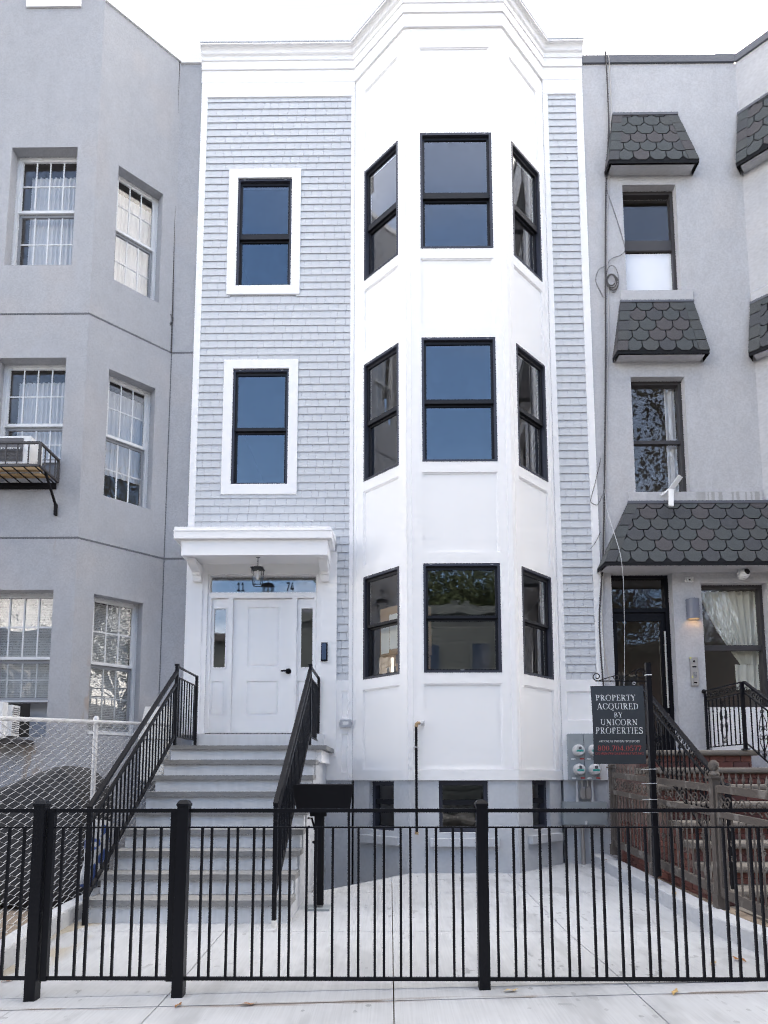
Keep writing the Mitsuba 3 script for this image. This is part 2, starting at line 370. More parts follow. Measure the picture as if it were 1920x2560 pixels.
def curtain(parent, F, s0, s1, z0, z1, o, mat='m_curtain', amp=0.02, waves=9, name='curtain', edge=None):
    n, m = int(waves * 8), 8
    S = np.linspace(s0, s1, n + 1)
    v, f = [], []
    for i in range(m + 1):
        z = z1 + (z0 - z1) * i / m
        for s in S:
            ph = (s - s0) / (s1 - s0) * waves * 2 * math.pi
            ss = s if edge is None else edge(s, (z1 - z) / (z1 - z0))
            v.append(F.p(ss, o + amp * math.sin(ph + 0.6 * math.sin(ph * 0.37)) + 0.4 * amp * math.sin(ph * 2.3 + i * 0.2), z))
    for i in range(m):
        for j in range(n):
            a = i * (n + 1) + j
            f += [[a, a + 1, a + n + 2], [a, a + n + 2, a + n + 1]]
    return put(name, tm(v, f), mat, parent, smooth=True)

# ------------------------------------------------------------------ ground
AREA = Polygon([(3.43, -0.83), (2.22, -2.16), (2.22, 0.4), (3.43, 0.4)])
def slab(poly, th=0.09, mat='m_concrete'):
    m = extr(poly, th)
    v = np.asarray(m.vertices).copy()
    for i in range(len(v)):
        v[i, 2] = gz(v[i, 0], v[i, 1]) - (0 if v[i, 2] > th / 2 else th)
    return tm(v, m.faces)
def seg(poly, step=0.55):
    """More points along long edges so that a slab follows the bent ground."""
    return poly.segmentize(step)
yard_x = [0.10, 1.66, 3.20, 4.78, 6.25]
yard_y = [-5.355, -3.83, -2.10, 0.1]
g = 0.004
yk = put('yard_paving', slab(seg(sbox(-0.1, -5.60, 6.35, 0.0).difference(AREA)), 0.02).apply_translation((0, 0, -0.06)), 'm_joint')
lab(yk, kind='structure')
for i in range(4):
    for j in range(3):
        q = sbox(yard_x[i] + g, yard_y[j] + g, yard_x[i+1] - g, yard_y[j+1] - g).difference(AREA)
        put('slab', slab(seg(q)), 'm_concrete', 'yard_paving')
for i in range(4):
    q = sbox(yard_x[i] + g, -5.565, yard_x[i+1] - g, -5.355 - g)
    put('slab', slab(seg(q)), 'm_concrete', 'yard_paving')
sx = [-4.7, -3.1, -1.5, 0.10, 1.66, 3.20, 4.78, 6.36, 7.95, 9.55, 11.1]
lab(put('sidewalk', slab(seg(sbox(-12, -8.85, 18, -5.57), 1.0), 0.02).apply_translation((0, 0, -0.06)), 'm_joint'), kind='structure')
for i in range(len(sx) - 1):
    for a, b in ((-7.2, -5.575), (-8.8, -7.2)):
        put('slab', slab(seg(sbox(sx[i] + g, a + g, sx[i+1] - g, b - g))), 'm_concrete', 'sidewalk')
for x0, x1 in ((-12, -4.7), (11.1, 18)):
    put('slab', slab(seg(sbox(x0, -8.8, x1 - g, -5.575 - g), 1.0)), 'm_concrete', 'sidewalk')
struct('ground', box(-150, 150, -150, 60, -1.60, -1.50), 'm_dirt')
struct('road', box(-60, 60, -18.0, -9.0, -0.3, -0.16), 'm_asphalt')
struct('kerb_line', [box(-60, 60, -9.0, -8.85, -0.3, -0.01), box(-60, 60, -18.15, -18.0, -0.3, -0.02)], 'm_kerb')
struct('opposite_sidewalk', box(-60, 60, -21.5, -18.15, -0.3, -0.03), 'm_concrete')
struct('areaway', [box(2.2, 3.45, -2.2, 0.02, -1.0, -0.9)], 'm_kerb')
struct('areaway_wall', [hexa([(3.43,-0.83,-1),(2.20,-2.18,-1),(2.16,-2.14,-1),(3.39,-0.79,-1),(3.43,-0.83,0.135),(2.20,-2.18,0.09),(2.16,-2.14,0.09),(3.39,-0.79,0.135)])], 'm_foundation')
struct('side_yard', [box(-12, -0.04, -5.58, 0, -0.3, 0.10)], 'm_dirt')
struct('side_yard_right', [hexa([(6.2,-5.58,-0.3),(18,-5.58,-0.3),(18,0,-0.3),(6.2,0,-0.3),(6.2,-5.58,0.16),(18,-5.58,0.16),(18,0,0.33),(6.2,0,0.33)])], 'm_dirt')
def lowwall(name, xs, label):
    (xa, ya), (xb, yb), w = xs
    n = 12
    v, f = [], []
    for i in range(n + 1):
        t = i / n; x = xa + (xb - xa) * t; y = ya + (yb - ya) * t
        h = gz(min(max(x, 0.1), 6.2), y) + 0.155
        for dx, z in ((0, -0.1), (0, h - 0.012), (0.012 * np.sign(w), h), (w, h), (w, -0.1)): v.append((x + dx, y, z))
    for i in range(n):
        for j in range(4): f += [[i*5+j, (i+1)*5+j, (i+1)*5+j+1], [i*5+j, (i+1)*5+j+1, i*5+j+1]]
    f += [[0, 1, 2], [0, 2, 3], [0, 3, 4], [n*5, n*5+2, n*5+1], [n*5, n*5+3, n*5+2], [n*5, n*5+4, n*5+3]]
    return one(name, tm(v, f), 'm_kerb', label, 'low wall')
lowwall('low_wall', ((0.225, -5.58), (0.10, -2.6), -0.16), 'low grey concrete kerb wall under the chain link fence')
lowwall('low_wall', ((6.03, -5.58), (6.16, -0.03), 0.21), 'low grey concrete kerb wall at foot of the rusty ornate iron fence')

# ------------------------------------------------------------------ the white house
H = thing('white_house', 'white three storey row house with grey shingle siding and tall bay of black windows', 'house')
BOT, TOPZ = 1.50, 13.02
# masonry base
fz = lambda F, s0, s1, holes, o=-0.03, z0=-1.0: F.plate(sbox(s0, z0, s1, BOT + 0.02).difference(unary_union([sbox(*h) for h in holes])) if holes else sbox(s0, z0, s1, BOT + 0.02), o - 0.2, o)
put('foundation', [FF.plate(sbox(0.0, -1.0, 2.60, BOT + 0.02), -0.25, -0.02), FF.plate(sbox(5.79, -1.0, 6.45, BOT + 0.02), -0.25, -0.02),
    fz(BF, -0.0, 1.525, [(0.425, 0.785, 1.11, 1.49)]), fz(BL, 0.0, FACE, [(0.31, 0.785, 0.82, 1.485)]), fz(BR, 0.0, FACE, [(0.38, 0.80, 0.85, 1.495)])], 'm_foundation', H)
for F, a, b, za, zb in ((BF, 0.425, 1.11, 0.785, 1.49), (BL, 0.31, 0.82, 0.785, 1.485), (BR, 0.38, 0.85, 0.80, 1.495)):
    w = put('basement_window', F.ring(a, b, za, zb, 0.055, -0.20, -0.10, 0.06, 0.05), 'm_frame', H)
    zm = za + 0.40
    put('rail', F.box(a + 0.055, b - 0.055, -0.17, -0.115, zm - 0.03, zm + 0.04), 'm_sash', w)
    put('pane', F.pane(a + 0.055, b - 0.055, zm + 0.04, zb - 0.06, -0.15, 0.002, a), 'm_glass_old', w, smooth=True)
    put('pane', F.pane(a + 0.055, b - 0.055, za + 0.05, zm - 0.03, -0.16, 0.002, b), 'm_glass_old', w, smooth=True)
    put('basement_sill', F.box(a - 0.13, b + 0.13 if F is not BR else b + 0.2, -0.03, 0.045, za - 0.185, za - 0.075), 'm_foundation', H)

# bay: sheathing, boards with recessed panels, windows
WZ = [(3.007, 4.592, (3.835, 3.765)), (6.124, 8.062, (7.105, 7.01)), (9.510, 11.450, (10.47, 10.345))]
PZ = [(1.655, 2.85), (4.756, 5.962), (8.228, 9.346), (11.61, 12.95)]
for nm, F, L, (wa, wb), (pa, pb) in (('bay_front', BF, 1.525, (0.230, 1.327), (0.225, 1.322)), ('bay_left_side', BL, FACE, (0.159, 0.923), (0.165, 0.93)), ('bay_right_side', BR, FACE, (0.196, 0.989), (0.185, 0.98))):
    wins = [sbox(wa, a, wb, b) for a, b, _ in WZ]
    pans = [sbox(pa, a, pb, b) for a, b in PZ]
    part = put(nm, F.plate(sbox(0, BOT, L, 13.30).difference(unary_union(wins + pans)), -0.024, 0.0), 'm_white', H)
    put('backing', F.plate(sbox(0, BOT + 0.003, L, 13.30).difference(unary_union(wins)), -0.16, -0.026), 'm_white', part)
    for a, b in PZ:
        put('panel', F.ring(pa, pb, a, b, 0.018, -0.026, -0.012), 'm_white', part)
    put('corner_board', F.box(0.0, 0.072, 0.0, 0.006, BOT + 0.15, 13.25), 'm_white', part)
    put('corner_board', F.box(L - 0.072, L, 0.0, 0.006, BOT + 0.15, 13.25), 'm_white', part)
    put('base_board', F.box(0.0, L, 0.0, 0.004, BOT, BOT + 0.145), 'm_white', part)
    for k, (a, b, zr) in enumerate(WZ):
        black_window(H, F, wa, wb, a, b, zr, seed=k * 7 + len(nm))

# flat facade: wall behind, boards
W3, W2 = (0.662, 1.565, 9.560, 11.505), (0.660, 1.561, 6.160, 8.112)
DOOR = sbox(0.345, 2.05, 2.19, 4.70)
holes = [sbox(a, c, b, d) for a, b, c, d in (W3, W2)] + [DOOR]
put('wall', [FF.plate(sbox(0.0, BOT, 2.60, 13.6).difference(unary_union(holes)), -0.2, 0.0), FF.plate(sbox(5.79, BOT, 6.45, 13.6), -0.2, 0.0)], 'm_sidingback', H)
put('corner_board', FF.box(0.006, 0.109, 0.002, 0.028, 5.05, 13.05), 'm_white', H)
put('corner_board', FF.box(2.548, 2.606, 0.002, 0.026, BOT, 13.05), 'm_white', H)
put('corner_board', FF.box(5.782, 5.864, 0.002, 0.026, 3.02, 13.05), 'm_white', H)
put('corner_board', FF.box(6.336, 6.45, 0.002, 0.028, BOT, 13.05), 'm_white', H)
put('frieze_board', FF.box(0.006, 2.606, 0.002, 0.03, 13.02, 13.34), 'm_white', H)
put('frieze_board', FF.box(5.782, 6.45, 0.002, 0.03, 13.02, 13.34), 'm_white', H)
put('base_panel', [FF.plate(sbox(5.782, BOT, 6.336, 3.02).difference(sbox(5.87, 2.40, 6.30, 2.84)), 0.002, 0.028), FF.box(5.86, 6.31, 0.001, 0.008, 2.39, 2.85)], 'm_white', H)
put('base_panel', [FF.plate(sbox(2.12, BOT, 2.548, 3.02).difference(unary_union([sbox(2.446, 2.44, 2.535, 2.86), sbox(2.446, 1.62, 2.535, 2.20)])), 0.002, 0.024), FF.box(2.44, 2.54, 0.001, 0.008, 1.60, 2.88)], 'm_white', H)
PATH = [(0.0, 0), (2.612, 0), (3.431, -0.819), (4.956, -0.819), (5.775, 0), (6.452, 0)]
put('fascia', sweep(PATH, [(0.0, 13.285), (0.034, 13.285), (0.036, 13.30), (0.036, 13.51), (0.0, 13.51)]), 'm_white', H)
put('fascia', sweep(PATH, [(0.0, 13.51), (0.058, 13.51), (0.060, 13.525), (0.060, 13.67), (0.0, 13.67)]), 'm_white', H)
crown = [(0.0, 13.66), (0.075, 13.66), (0.080, 13.675), (0.080, 13.70), (0.070, 13.71), (0.078, 13.735), (0.100, 13.75), (0.108, 13.762)]
for i in range(9):
    a = i / 8 * math.pi / 2
    crown.append((0.108 + 0.065 * (1 - math.cos(a)), 13.765 + 0.075 * math.sin(a)))
crown += [(0.182, 13.845), (0.182, 13.868), (0.0, 13.872)]
put('crown_moulding', sweep(PATH, crown), 'm_white', H, smooth=25)
put('cap_flashing', sweep(PATH, [(0.0, 13.874), (0.188, 13.869), (0.188, 13.886), (0.0, 13.892)]), 'm_grey_box', H)
put('roof', extr(Polygon(PATH + [(6.45, 8), (0, 8)]), 0.1).apply_translation((0, 0, 13.5)), 'm_coping', H)

# siding shingles
def courses():
    e, z = 0.1272, 3.012
    out = []
    trims = [(0.513, 1.713, 9.405, 11.665), (0.512, 1.711, 5.995, 8.262)]
    r = random.Random(3)
    while z < 13.02:
        for s0, s1 in ((0.109, 2.548), (5.864, 6.336)):
            lo = s0
            if s0 < 1 and z < 5.10: lo = 2.35
            cuts = sorted([(a + 0.06, b - 0.06) for a, b, c, d in trims if s0 < 1 and z + e > c + 0.08 and z < d - 0.08])
            spans, x = [], lo
            for a, b in cuts: spans.append((x, a)); x = b
            spans.append((x, s1))
            for a, b in spans:
                x = a - r.uniform(0, 0.12)
                while x < b - 0.004:
                    w = r.choice((0.11, 0.135, 0.15, 0.165, 0.18, 0.14))
                    p, q = max(x, a), min(x + w - 0.0034, b)
                    if q - p > 0.008: out.append((p, q, z + r.uniform(-0.0004, 0.0004), min(z + e + 0.004, 13.025), r.randrange(3)))
                    x += w
        z += e
    return out
def shingle_mesh(p, q, z0, z1):
    t0, t1 = 0.022, 0.004
    return hexa([FF.p(*a) for a in [(p, 0.002, z0), (q, 0.002, z0), (q, t0, z0), (p, t0, z0), (p, 0.002, z1), (q, 0.002, z1), (q, t1, z1), (p, t1, z1)]])
sh = sorted(courses(), key=lambda t: t[2])
rest = [[], [], []]
for i, (p, q, z0, z1, k) in enumerate(sh):
    if i < 298: put('siding_shingle', shingle_mesh(p, q, z0, z1), 'm_siding%d' % k, H)
    else: rest[k].append(shingle_mesh(p, q, z0, z1))
upper = cat_([m for r in rest for m in r])
put('upper_siding_shingles', upper, 'm_siding1', H, kind='stuff')

# the two windows in the siding
for (a, b, c, d), (ta, tb, tc, td), zr, sd in ((W3, (0.513, 1.713, 9.405, 11.665), (10.535, 10.41), 3), (W2, (0.512, 1.711, 5.995, 8.262), (7.135, 7.05), 9)):
    w = black_window(H, FF, a, b, c, d, zr, seed=sd)
    put('casing', FF.plate(sbox(ta, tc, tb, td).difference(sbox(a, c, b, d)), 0.003, 0.036), 'm_white', w)

# entrance
put('pilaster', [FF.box(0.02, 0.27, 0.0, 0.045, 2.185, 5.05), FF.box(0.27, 0.345, 0.0, 0.02, 2.185, 4.86), FF.box(0.01, 0.285, 0.052, 0.065, 2.185, 2.30)], 'm_white', H)
put('pilaster', [FF.box(2.115, 2.36, 0.0, 0.045, 1.86, 5.05), FF.box(2.05, 2.115, 0.0, 0.02, 2.185, 4.86)], 'm_white', H)
put('lintel_panel', FF.box(0.345, 2.05, -0.05, 0.004, 4.70, 4.90), 'm_white', H)
ef = put('entrance_frame', FF.plate(sbox(0.345, 2.19, 2.05, 4.70).difference(unary_union([sbox(0.372, 4.415, 2.026, 4.685), sbox(0.40, 2.205, 0.672, 4.33), sbox(0.738, 2.205, 1.661, 4.325), sbox(1.735, 2.205, 2.0, 4.33)])), -0.12, -0.012), 'm_white_gloss', H)
put('transom_pane', FF.pane(0.372, 2.026, 4.415, 4.685, -0.07, 0.002, 5), 'm_glass', ef, smooth=True)
for txt, x in (('11', 0.775), ('74', 1.553)):
    t = meshkit.text_mesh(txt, 0.135, 0.003, True)
    v = 0.125 / t.bounds[1][0]
    put('house_number', frame_map(t, FF.p(x, -0.068, 4.452), (v, 0, 0), (0, 0, 1), (0, -1, 0)), 'm_black', ef, label='black house number %s on the transom glass' % txt)
dr_ = put('door', [FF.plate(sbox(0.742, 2.215, 1.657, 4.318).difference(unary_union([sbox(0.972, 3.255, 1.455, 4.185), sbox(0.972, 2.50, 1.455, 3.02)])), -0.095, -0.055), FF.box(0.742, 1.657, -0.095, -0.072, 2.215, 4.318)], 'm_white_gloss', H)
for z0, z1 in ((3.255, 4.185), (2.50, 3.02)):
    put('panel', FF.box(0.997, 1.430, -0.073, -0.060, z0 + 0.025, z1 - 0.025), 'm_white_gloss', dr_)
hd = put('handle', [frame_map(trimesh.creation.cylinder(0.045, 0.014, sections=24), FF.p(1.612, -0.048, 3.175), (1, 0, 0), (0, 0, 1), (0, -1, 0)), cyl(FF.p(1.612, -0.045, 3.175), FF.p(1.612, 0.0, 3.175), 0.013), bar(FF.p(1.62, -0.002, 3.178), FF.p(1.505, -0.002, 3.172), 0.016, 0.024)], 'm_black', dr_, smooth=30)
put('threshold', FF.box(0.36, 2.03, -0.11, 0.0, 2.190, 2.214), 'm_bronze', H)
for a, b, ga, gb in ((0.402, 0.670, 0.444, 0.624), (1.737, 1.998, 1.80, 1.978)):
    sl = put('sidelight', FF.plate(sbox(a, 2.215, b, 4.325).difference(unary_union([sbox(ga, 3.238, gb, 4.167), sbox(a + 0.03, 2.50, b - 0.06, 3.02)])), -0.095, -0.055), 'm_white_gloss', H)
    put('moulding', FF.ring(ga - 0.022, gb + 0.022, 3.216, 4.189, 0.02, -0.056, -0.043), 'm_white_gloss', sl)
    put('panel', [FF.box(a, b, -0.095, -0.072, 2.215, 3.10), FF.box(a + 0.05, b - 0.08, -0.073, -0.060, 2.52, 3.0)], 'm_white_gloss', sl)
    put('pane', FF.pane(ga, gb, 3.238, 4.167, -0.075, 0.0015, a), 'm_glass', sl, smooth=True)
    c = (a + b) / 2
# canopy
cn = put('canopy', [FF.box(-0.012, 2.325, 0.0, 0.62, 5.055, 5.165), FF.box(-0.02, 2.333, 0.0, 0.628, 5.166, 5.178)], 'm_white', H)
put('roof_sheet', hexa([(-0.012,-0.61,5.18),(2.325,-0.61,5.18),(2.345,0.0,5.18),(-0.012,0.0,5.18),(-0.012,-0.61,5.235),(2.30,-0.61,5.235),(2.345,0.0,5.30),(-0.012,0.0,5.30)]), 'm_white', cn)
put('beam', [FF.box(0.09, 2.258, 0.47, 0.565, 4.815, 5.054), FF.box(0.09, 0.19, 0.05, 0.469, 4.815, 5.054), FF.box(2.158, 2.258, 0.05, 0.469, 4.815, 5.054)], 'm_white', cn)
put('soffit', FF.box(0.192, 2.156, 0.0, 0.468, 4.865, 4.90), 'm_white', cn)
prof = [(0.052, 4.56), (0.11, 4.56), (0.12, 4.585), (0.125, 4.65), (0.15, 4.652), (0.155, 4.69), (0.17, 4.70)]
for i in range(8):
    a = i / 7 * math.pi / 2
    prof.append((0.17 + 0.26 * math.sin(a) ** 1.6 , 4.70 + 0.108 * (1 - math.cos(a)) ))
prof += [(0.45, 4.813), (0.052, 4.813)]
for s in (0.135, 2.115):
    put('bracket', frame_map(extr(Polygon(prof), 0.125), (s, 0, 0), (0, -1, 0), (0, 0, 1), (1, 0, 0)), 'm_white', cn)
# rooms
foot = Polygon([(0.15, 0.21), (2.62, 0.21), (3.47, -0.64), (4.92, -0.64), (5.77, 0.21), (6.30, 0.21), (6.30, 6), (0.15, 6)])
put('interior', [extr(foot, 0.12).apply_translation((0, 0, z)) for z in (-1.0, 1.93, 5.25, 8.65, 12.2)] + [box(0.1, 0.14, 0.2, 6, -1, 12.3), box(6.31, 6.35, 0.2, 6, -1, 12.3), box(0.1, 6.35, 6.0, 6.05, -1, 12.3), box(2.35, 2.45, 0.21, 6, 2.05, 12.2)], 'm_interior', H)

# ------------------------------------------------------------------ grey house on the left
G = thing('grey_house', 'plain grey stucco row house with white grid windows left of the white house', 'house')
LX, LC, LY = -0.36, -1.285, -0.925
LS = Fr((LC, LY), (R2, R2), (R2, -R2))           # right-hand side of its bay
LFr = Fr((LC, LY), (-1, 0), (0, -1))             # front of its bay, s runs left
LLEN = math.hypot(LX - LC, LY)
def lw(x): return LC - x
# front windows measured at y=-0.925
fwin = [(9.20, 11.16), (5.80, 7.71), (2.10, 4.19)]
fs = (0.305, 1.32)
swin = [(9.15, 11.08), (5.69, 7.685), (2.19, 4.186)]
ss = [(0.33, 1.065), (0.33, 1.065), (0.265, 1.0)]
put('wall', [LFr.plate(sbox(0, -0.5, 3.2, 14.6).difference(unary_union([sbox(fs[0], a, fs[1], b) for a, b in fwin] + [sbox(2.1, a, 3.0, b) for a, b in fwin])), -0.28, 0),
             LS.plate(sbox(0, -0.5, LLEN, 13.70).difference(unary_union([sbox(p, a, q, b) for (p, q), (a, b) in zip(ss, swin)])), -0.28, 0),
             LFr.plate(Polygon([(0.0, 13.6), (3.2, 13.6), (3.2, 14.6), (0.0, 14.6)]), -0.27, -0.004),
             FF.plate(sbox(-0.37, -0.5, 0.0, 13.69), -0.25, 0)], 'm_stucco_left', G)
def groove(z):
    return [LFr.box(0.0, 3.2, 0.0005, 0.006, z - 0.012, z + 0.012), LS.box(0.0, LLEN, 0.0005, 0.006, z - 0.012, z + 0.012), FF.box(-0.355, 0.0, 0.0005, 0.006, z - 0.012, z + 0.012)]
put('score_joint', cat_(groove(8.408)), 'm_groove', G)
put('score_joint', cat_(groove(4.957)), 'm_groove', G)
put('score_joint', FF.box(-0.362, -0.352, 0.0005, 0.008, 2.3, 8.4), 'm_groove', G)
put('coping', [FF.box(-0.37, 0.0, -0.25, 0.03, 13.69, 13.83), LS.box(0.0, LLEN + 0.02, -0.28, 0.03, 13.70, 13.82)], 'm_capwhite', G)
put('roof_window', [LFr.box(0.37, 1.23, 0.002, 0.03, 13.585, 13.72), LFr.box(0.37, 0.46, 0.002, 0.03, 13.722, 14.4), LFr.box(1.14, 1.23, 0.002, 0.03, 13.722, 14.4)], 'm_capwhite', G)
put('interior', [box(-4.6, -0.3, 2.2, 2.25, -0.5, 13.5)] + [extr(Polygon([(-4.6, -0.62), (-1.42, -0.62), (-0.62, 0.27), (-0.3, 0.27), (-0.3, 2.2), (-4.6, 2.2)]), 0.1).apply_translation((0, 0, z)) for z in (1.2, 4.75, 8.3, 12.0)], 'm_dark_interior', G)
ZR = [10.22, 6.62, 3.22]
for k, (a, b) in enumerate(fwin):
    if k == 1:
        w = vinyl_window(G, LFr, fs[0], fs[1], 6.17, b, 6.74, 4, 2, seed=k)
        put('filler_panel', LFr.box(fs[0], fs[1], -0.24, -0.20, a, 6.165), 'm_greytrim', w)
    elif k == 2:
        w = vinyl_window(G, LFr, fs[0], fs[1], 2.60, b, 3.22, 4, 2, seed=k, lower_dark=True)
    else:
        w = vinyl_window(G, LFr, fs[0], fs[1], a, b, ZR[k], 4, 2, seed=k)
    if k < 2:
        curtain(w, LFr, fs[0] + 0.02, fs[1] - 0.14, a if k == 0 else 6.2, b - 0.17, -0.36, amp=0.015, waves=11)
    else:
        put('blind', [LFr.box(fs[0] + 0.06, fs[1] - 0.06, -0.335, -0.331 + 0.0, z, z + 0.020) for z in np.arange(2.7, b - 0.05, 0.025)], 'm_blind', w, kind='stuff')
    v2 = vinyl_window(G, LFr, 2.1, 3.0, a, b, ZR[k], 4, 2, seed=k + 4)
    (p, q), (c, d) = ss[k], swin[k]
    w2 = vinyl_window(G, LS, p, q, c, d, (c + d) / 2 + (0.02 if k != 2 else 0.0), 3, 2, seed=k + 8, lower_dark=(k == 2))
    if k == 2:
        put('blind', [LS.box(p + 0.05, q - 0.05, -0.335, -0.331, z, z + 0.020) for z in np.arange(c + 0.05, d - 0.05, 0.025)], 'm_blind', w2, kind='stuff')
    else:
        curtain(w2, LS, p + 0.03, q - 0.02, c if k == 0 else c + 0.5, d - 0.12, -0.37, amp=0.010, waves=8)
    put('sill', LS.box(p - 0.0, q + 0.02, -0.2, 0.012 if k == 2 else -0.15, c - 0.035, c - 0.002), 'm_vinyl', w2)

# ------------------------------------------------------------------ grey stucco house on the right with shingled hoods
B = thing('stucco_house', 'pale grey stucco house with dark scalloped shingle hoods right of the white house', 'house')
RS = Fr((9.063, 0), (R2, -R2), (-R2, -R2))
rw = [(7.060, 7.945, 9.41, 11.34), (7.060, 7.920, 6.0, 7.942), (8.005, 9.016, 2.60, 4.538)]
RDOOR = (6.62, 7.565, 1.93, 4.71)
put('wall', [FF.plate(sbox(6.452, -0.3, 9.07, 13.60).difference(unary_union([sbox(a, c, b, d) for a, b, c, d in rw] + [sbox(RDOOR[0], RDOOR[2], RDOOR[1], RDOOR[3])])), -0.3, 0.0),
             RS.plate(sbox(0, -0.3, 1.6, 13.60).difference(unary_union([sbox(0.62, 9.35, 1.3, 11.35), sbox(0.62, 6.0, 1.3, 7.94)])), -0.3, 0)], 'm_stucco_right', B)
put('coping', [FF.box(6.452, 9.05, -0.3, 0.035, 13.60, 13.735), RS.box(-0.0, 1.6, -0.3, 0.035, 13.60, 13.735)], 'm_coping', B)
put('interior', [box(6.5, 10.4, 2.6, 2.65, -0.3, 13.4), box(6.46, 6.5, 0.3, 2.65, -0.3, 13.4)] + [box(6.5, 10.4, 0.3, 2.6, z, z + 0.1) for z in (1.8, 5.2, 8.7, 12.2)], 'm_dark_interior', B)
def bronze_window(F, a, b, c, d, zr, seed=0, o=-0.13):
    w = put('window', F.ring(a, b, c, d, 0.05, o - 0.1, o, 0.06, 0.03), 'm_bronze', B)
    put('meeting_rail', F.box(a + 0.05, b - 0.05, o - 0.08, o - 0.02, zr[1], zr[0]), 'm_bronze', w)
    put('pane', F.pane(a + 0.05, b - 0.05, zr[0], d - 0.06, o - 0.045, 0.0012, seed), 'm_glass_old', w, smooth=True)
    put('pane', F.pane(a + 0.05, b - 0.05, c + 0.03, zr[1], o - 0.06, 0.0012, seed + 3), 'm_glass_old', w, smooth=True)
    return w
w = bronze_window(FF, *rw[0], (10.46, 10.28), 1)
put('shade', FF.box(7.12, 7.90, -0.218, -0.20, 9.54, 10.26), 'm_white', w)
w = bronze_window(FF, *rw[1], (6.945, 6.885), 2)
curtain(w, FF, 7.70, 7.87, 6.05, 7.9, -0.28, amp=0.01, waves=2)
w = bronze_window(FF, *rw[2], (3.585, 3.50), 5)
curtain(w, FF, 8.10, 8.98, 3.3, 4.48, -0.28, 'm_curtain_warm', amp=0.02, waves=7, edge=lambda s, t: s + max(0, (8.85 - s)) * 0.78 * t ** 1.4)
curtain(w, FF, 8.60, 8.96, 2.9, 3.3, -0.28, 'm_curtain_warm', amp=0.02, waves=3)
for z0, z1 in ((9.35, 11.35), (6.0, 7.94)):
    ww = bronze_window(RS, 0.62, 1.3, z0, z1, ((z0+z1)/2 + 0.04, (z0+z1)/2 - 0.04), z0)
    put('shade', RS.box(0.68, 1.25, -0.24, -0.22, (z0+z1)/2 + 0.1, z1 - 0.1), 'm_white', ww)
put('sill', FF.box(6.95, 8.112, 0.0, 0.05, 9.235, 9.408), 'm_stucco_right', B)
put('sill', FF.box(6.935, 9.02, 0.0, 0.04, 5.835, 5.995), 'm_stucco_right', B)
put('sill', RS.box(0.02, 1.5, 0.0, 0.05, 9.20, 9.345), 'm_stucco_right', B)
put('apron_panel', FF.box(8.03, 9.0, 0.002, 0.02, 1.94, 2.595), 'm_white', B)
# door of the stucco house
fr = put('door_frame', FF.plate(sbox(*[RDOOR[i] for i in (0, 2, 1, 3)]).difference(unary_union([sbox(6.665, 4.18, 7.505, 4.665), sbox(6.665, 1.97, 7.505, 4.115)])), -0.28, -0.16), 'm_black', B)
put('transom_pane', FF.pane(6.665, 7.505, 4.18, 4.665, -0.22, 0.0025, 4), 'm_glass_old', fr, smooth=True)
dd = put('door', FF.ring(6.667, 7.503, 1.972, 4.112, 0.075, -0.24, -0.19, 0.13, 0.22), 'm_black', B)
put('pane', FF.pane(6.742, 7.428, 2.19, 3.985, -0.215, 0.0025, 6), 'm_glass_old', dd, smooth=True)
put('pull_handle', [cyl(FF.p(7.462, -0.12, 2.60), FF.p(7.462, -0.12, 3.80), 0.016), cyl(FF.p(7.462, -0.19, 2.80), FF.p(7.462, -0.12, 2.80), 0.008), cyl(FF.p(7.462, -0.19, 3.60), FF.p(7.462, -0.12, 3.60), 0.008)], 'm_steel', dd, smooth=30)
put('lock', [cyl(FF.p(7.468, -0.19, 2.50), FF.p(7.468, -0.165, 2.50), 0.024), cyl(FF.p(7.475, -0.19, 2.40), FF.p(7.475, -0.17, 2.40), 0.013)], 'm_steel', dd, smooth=30)

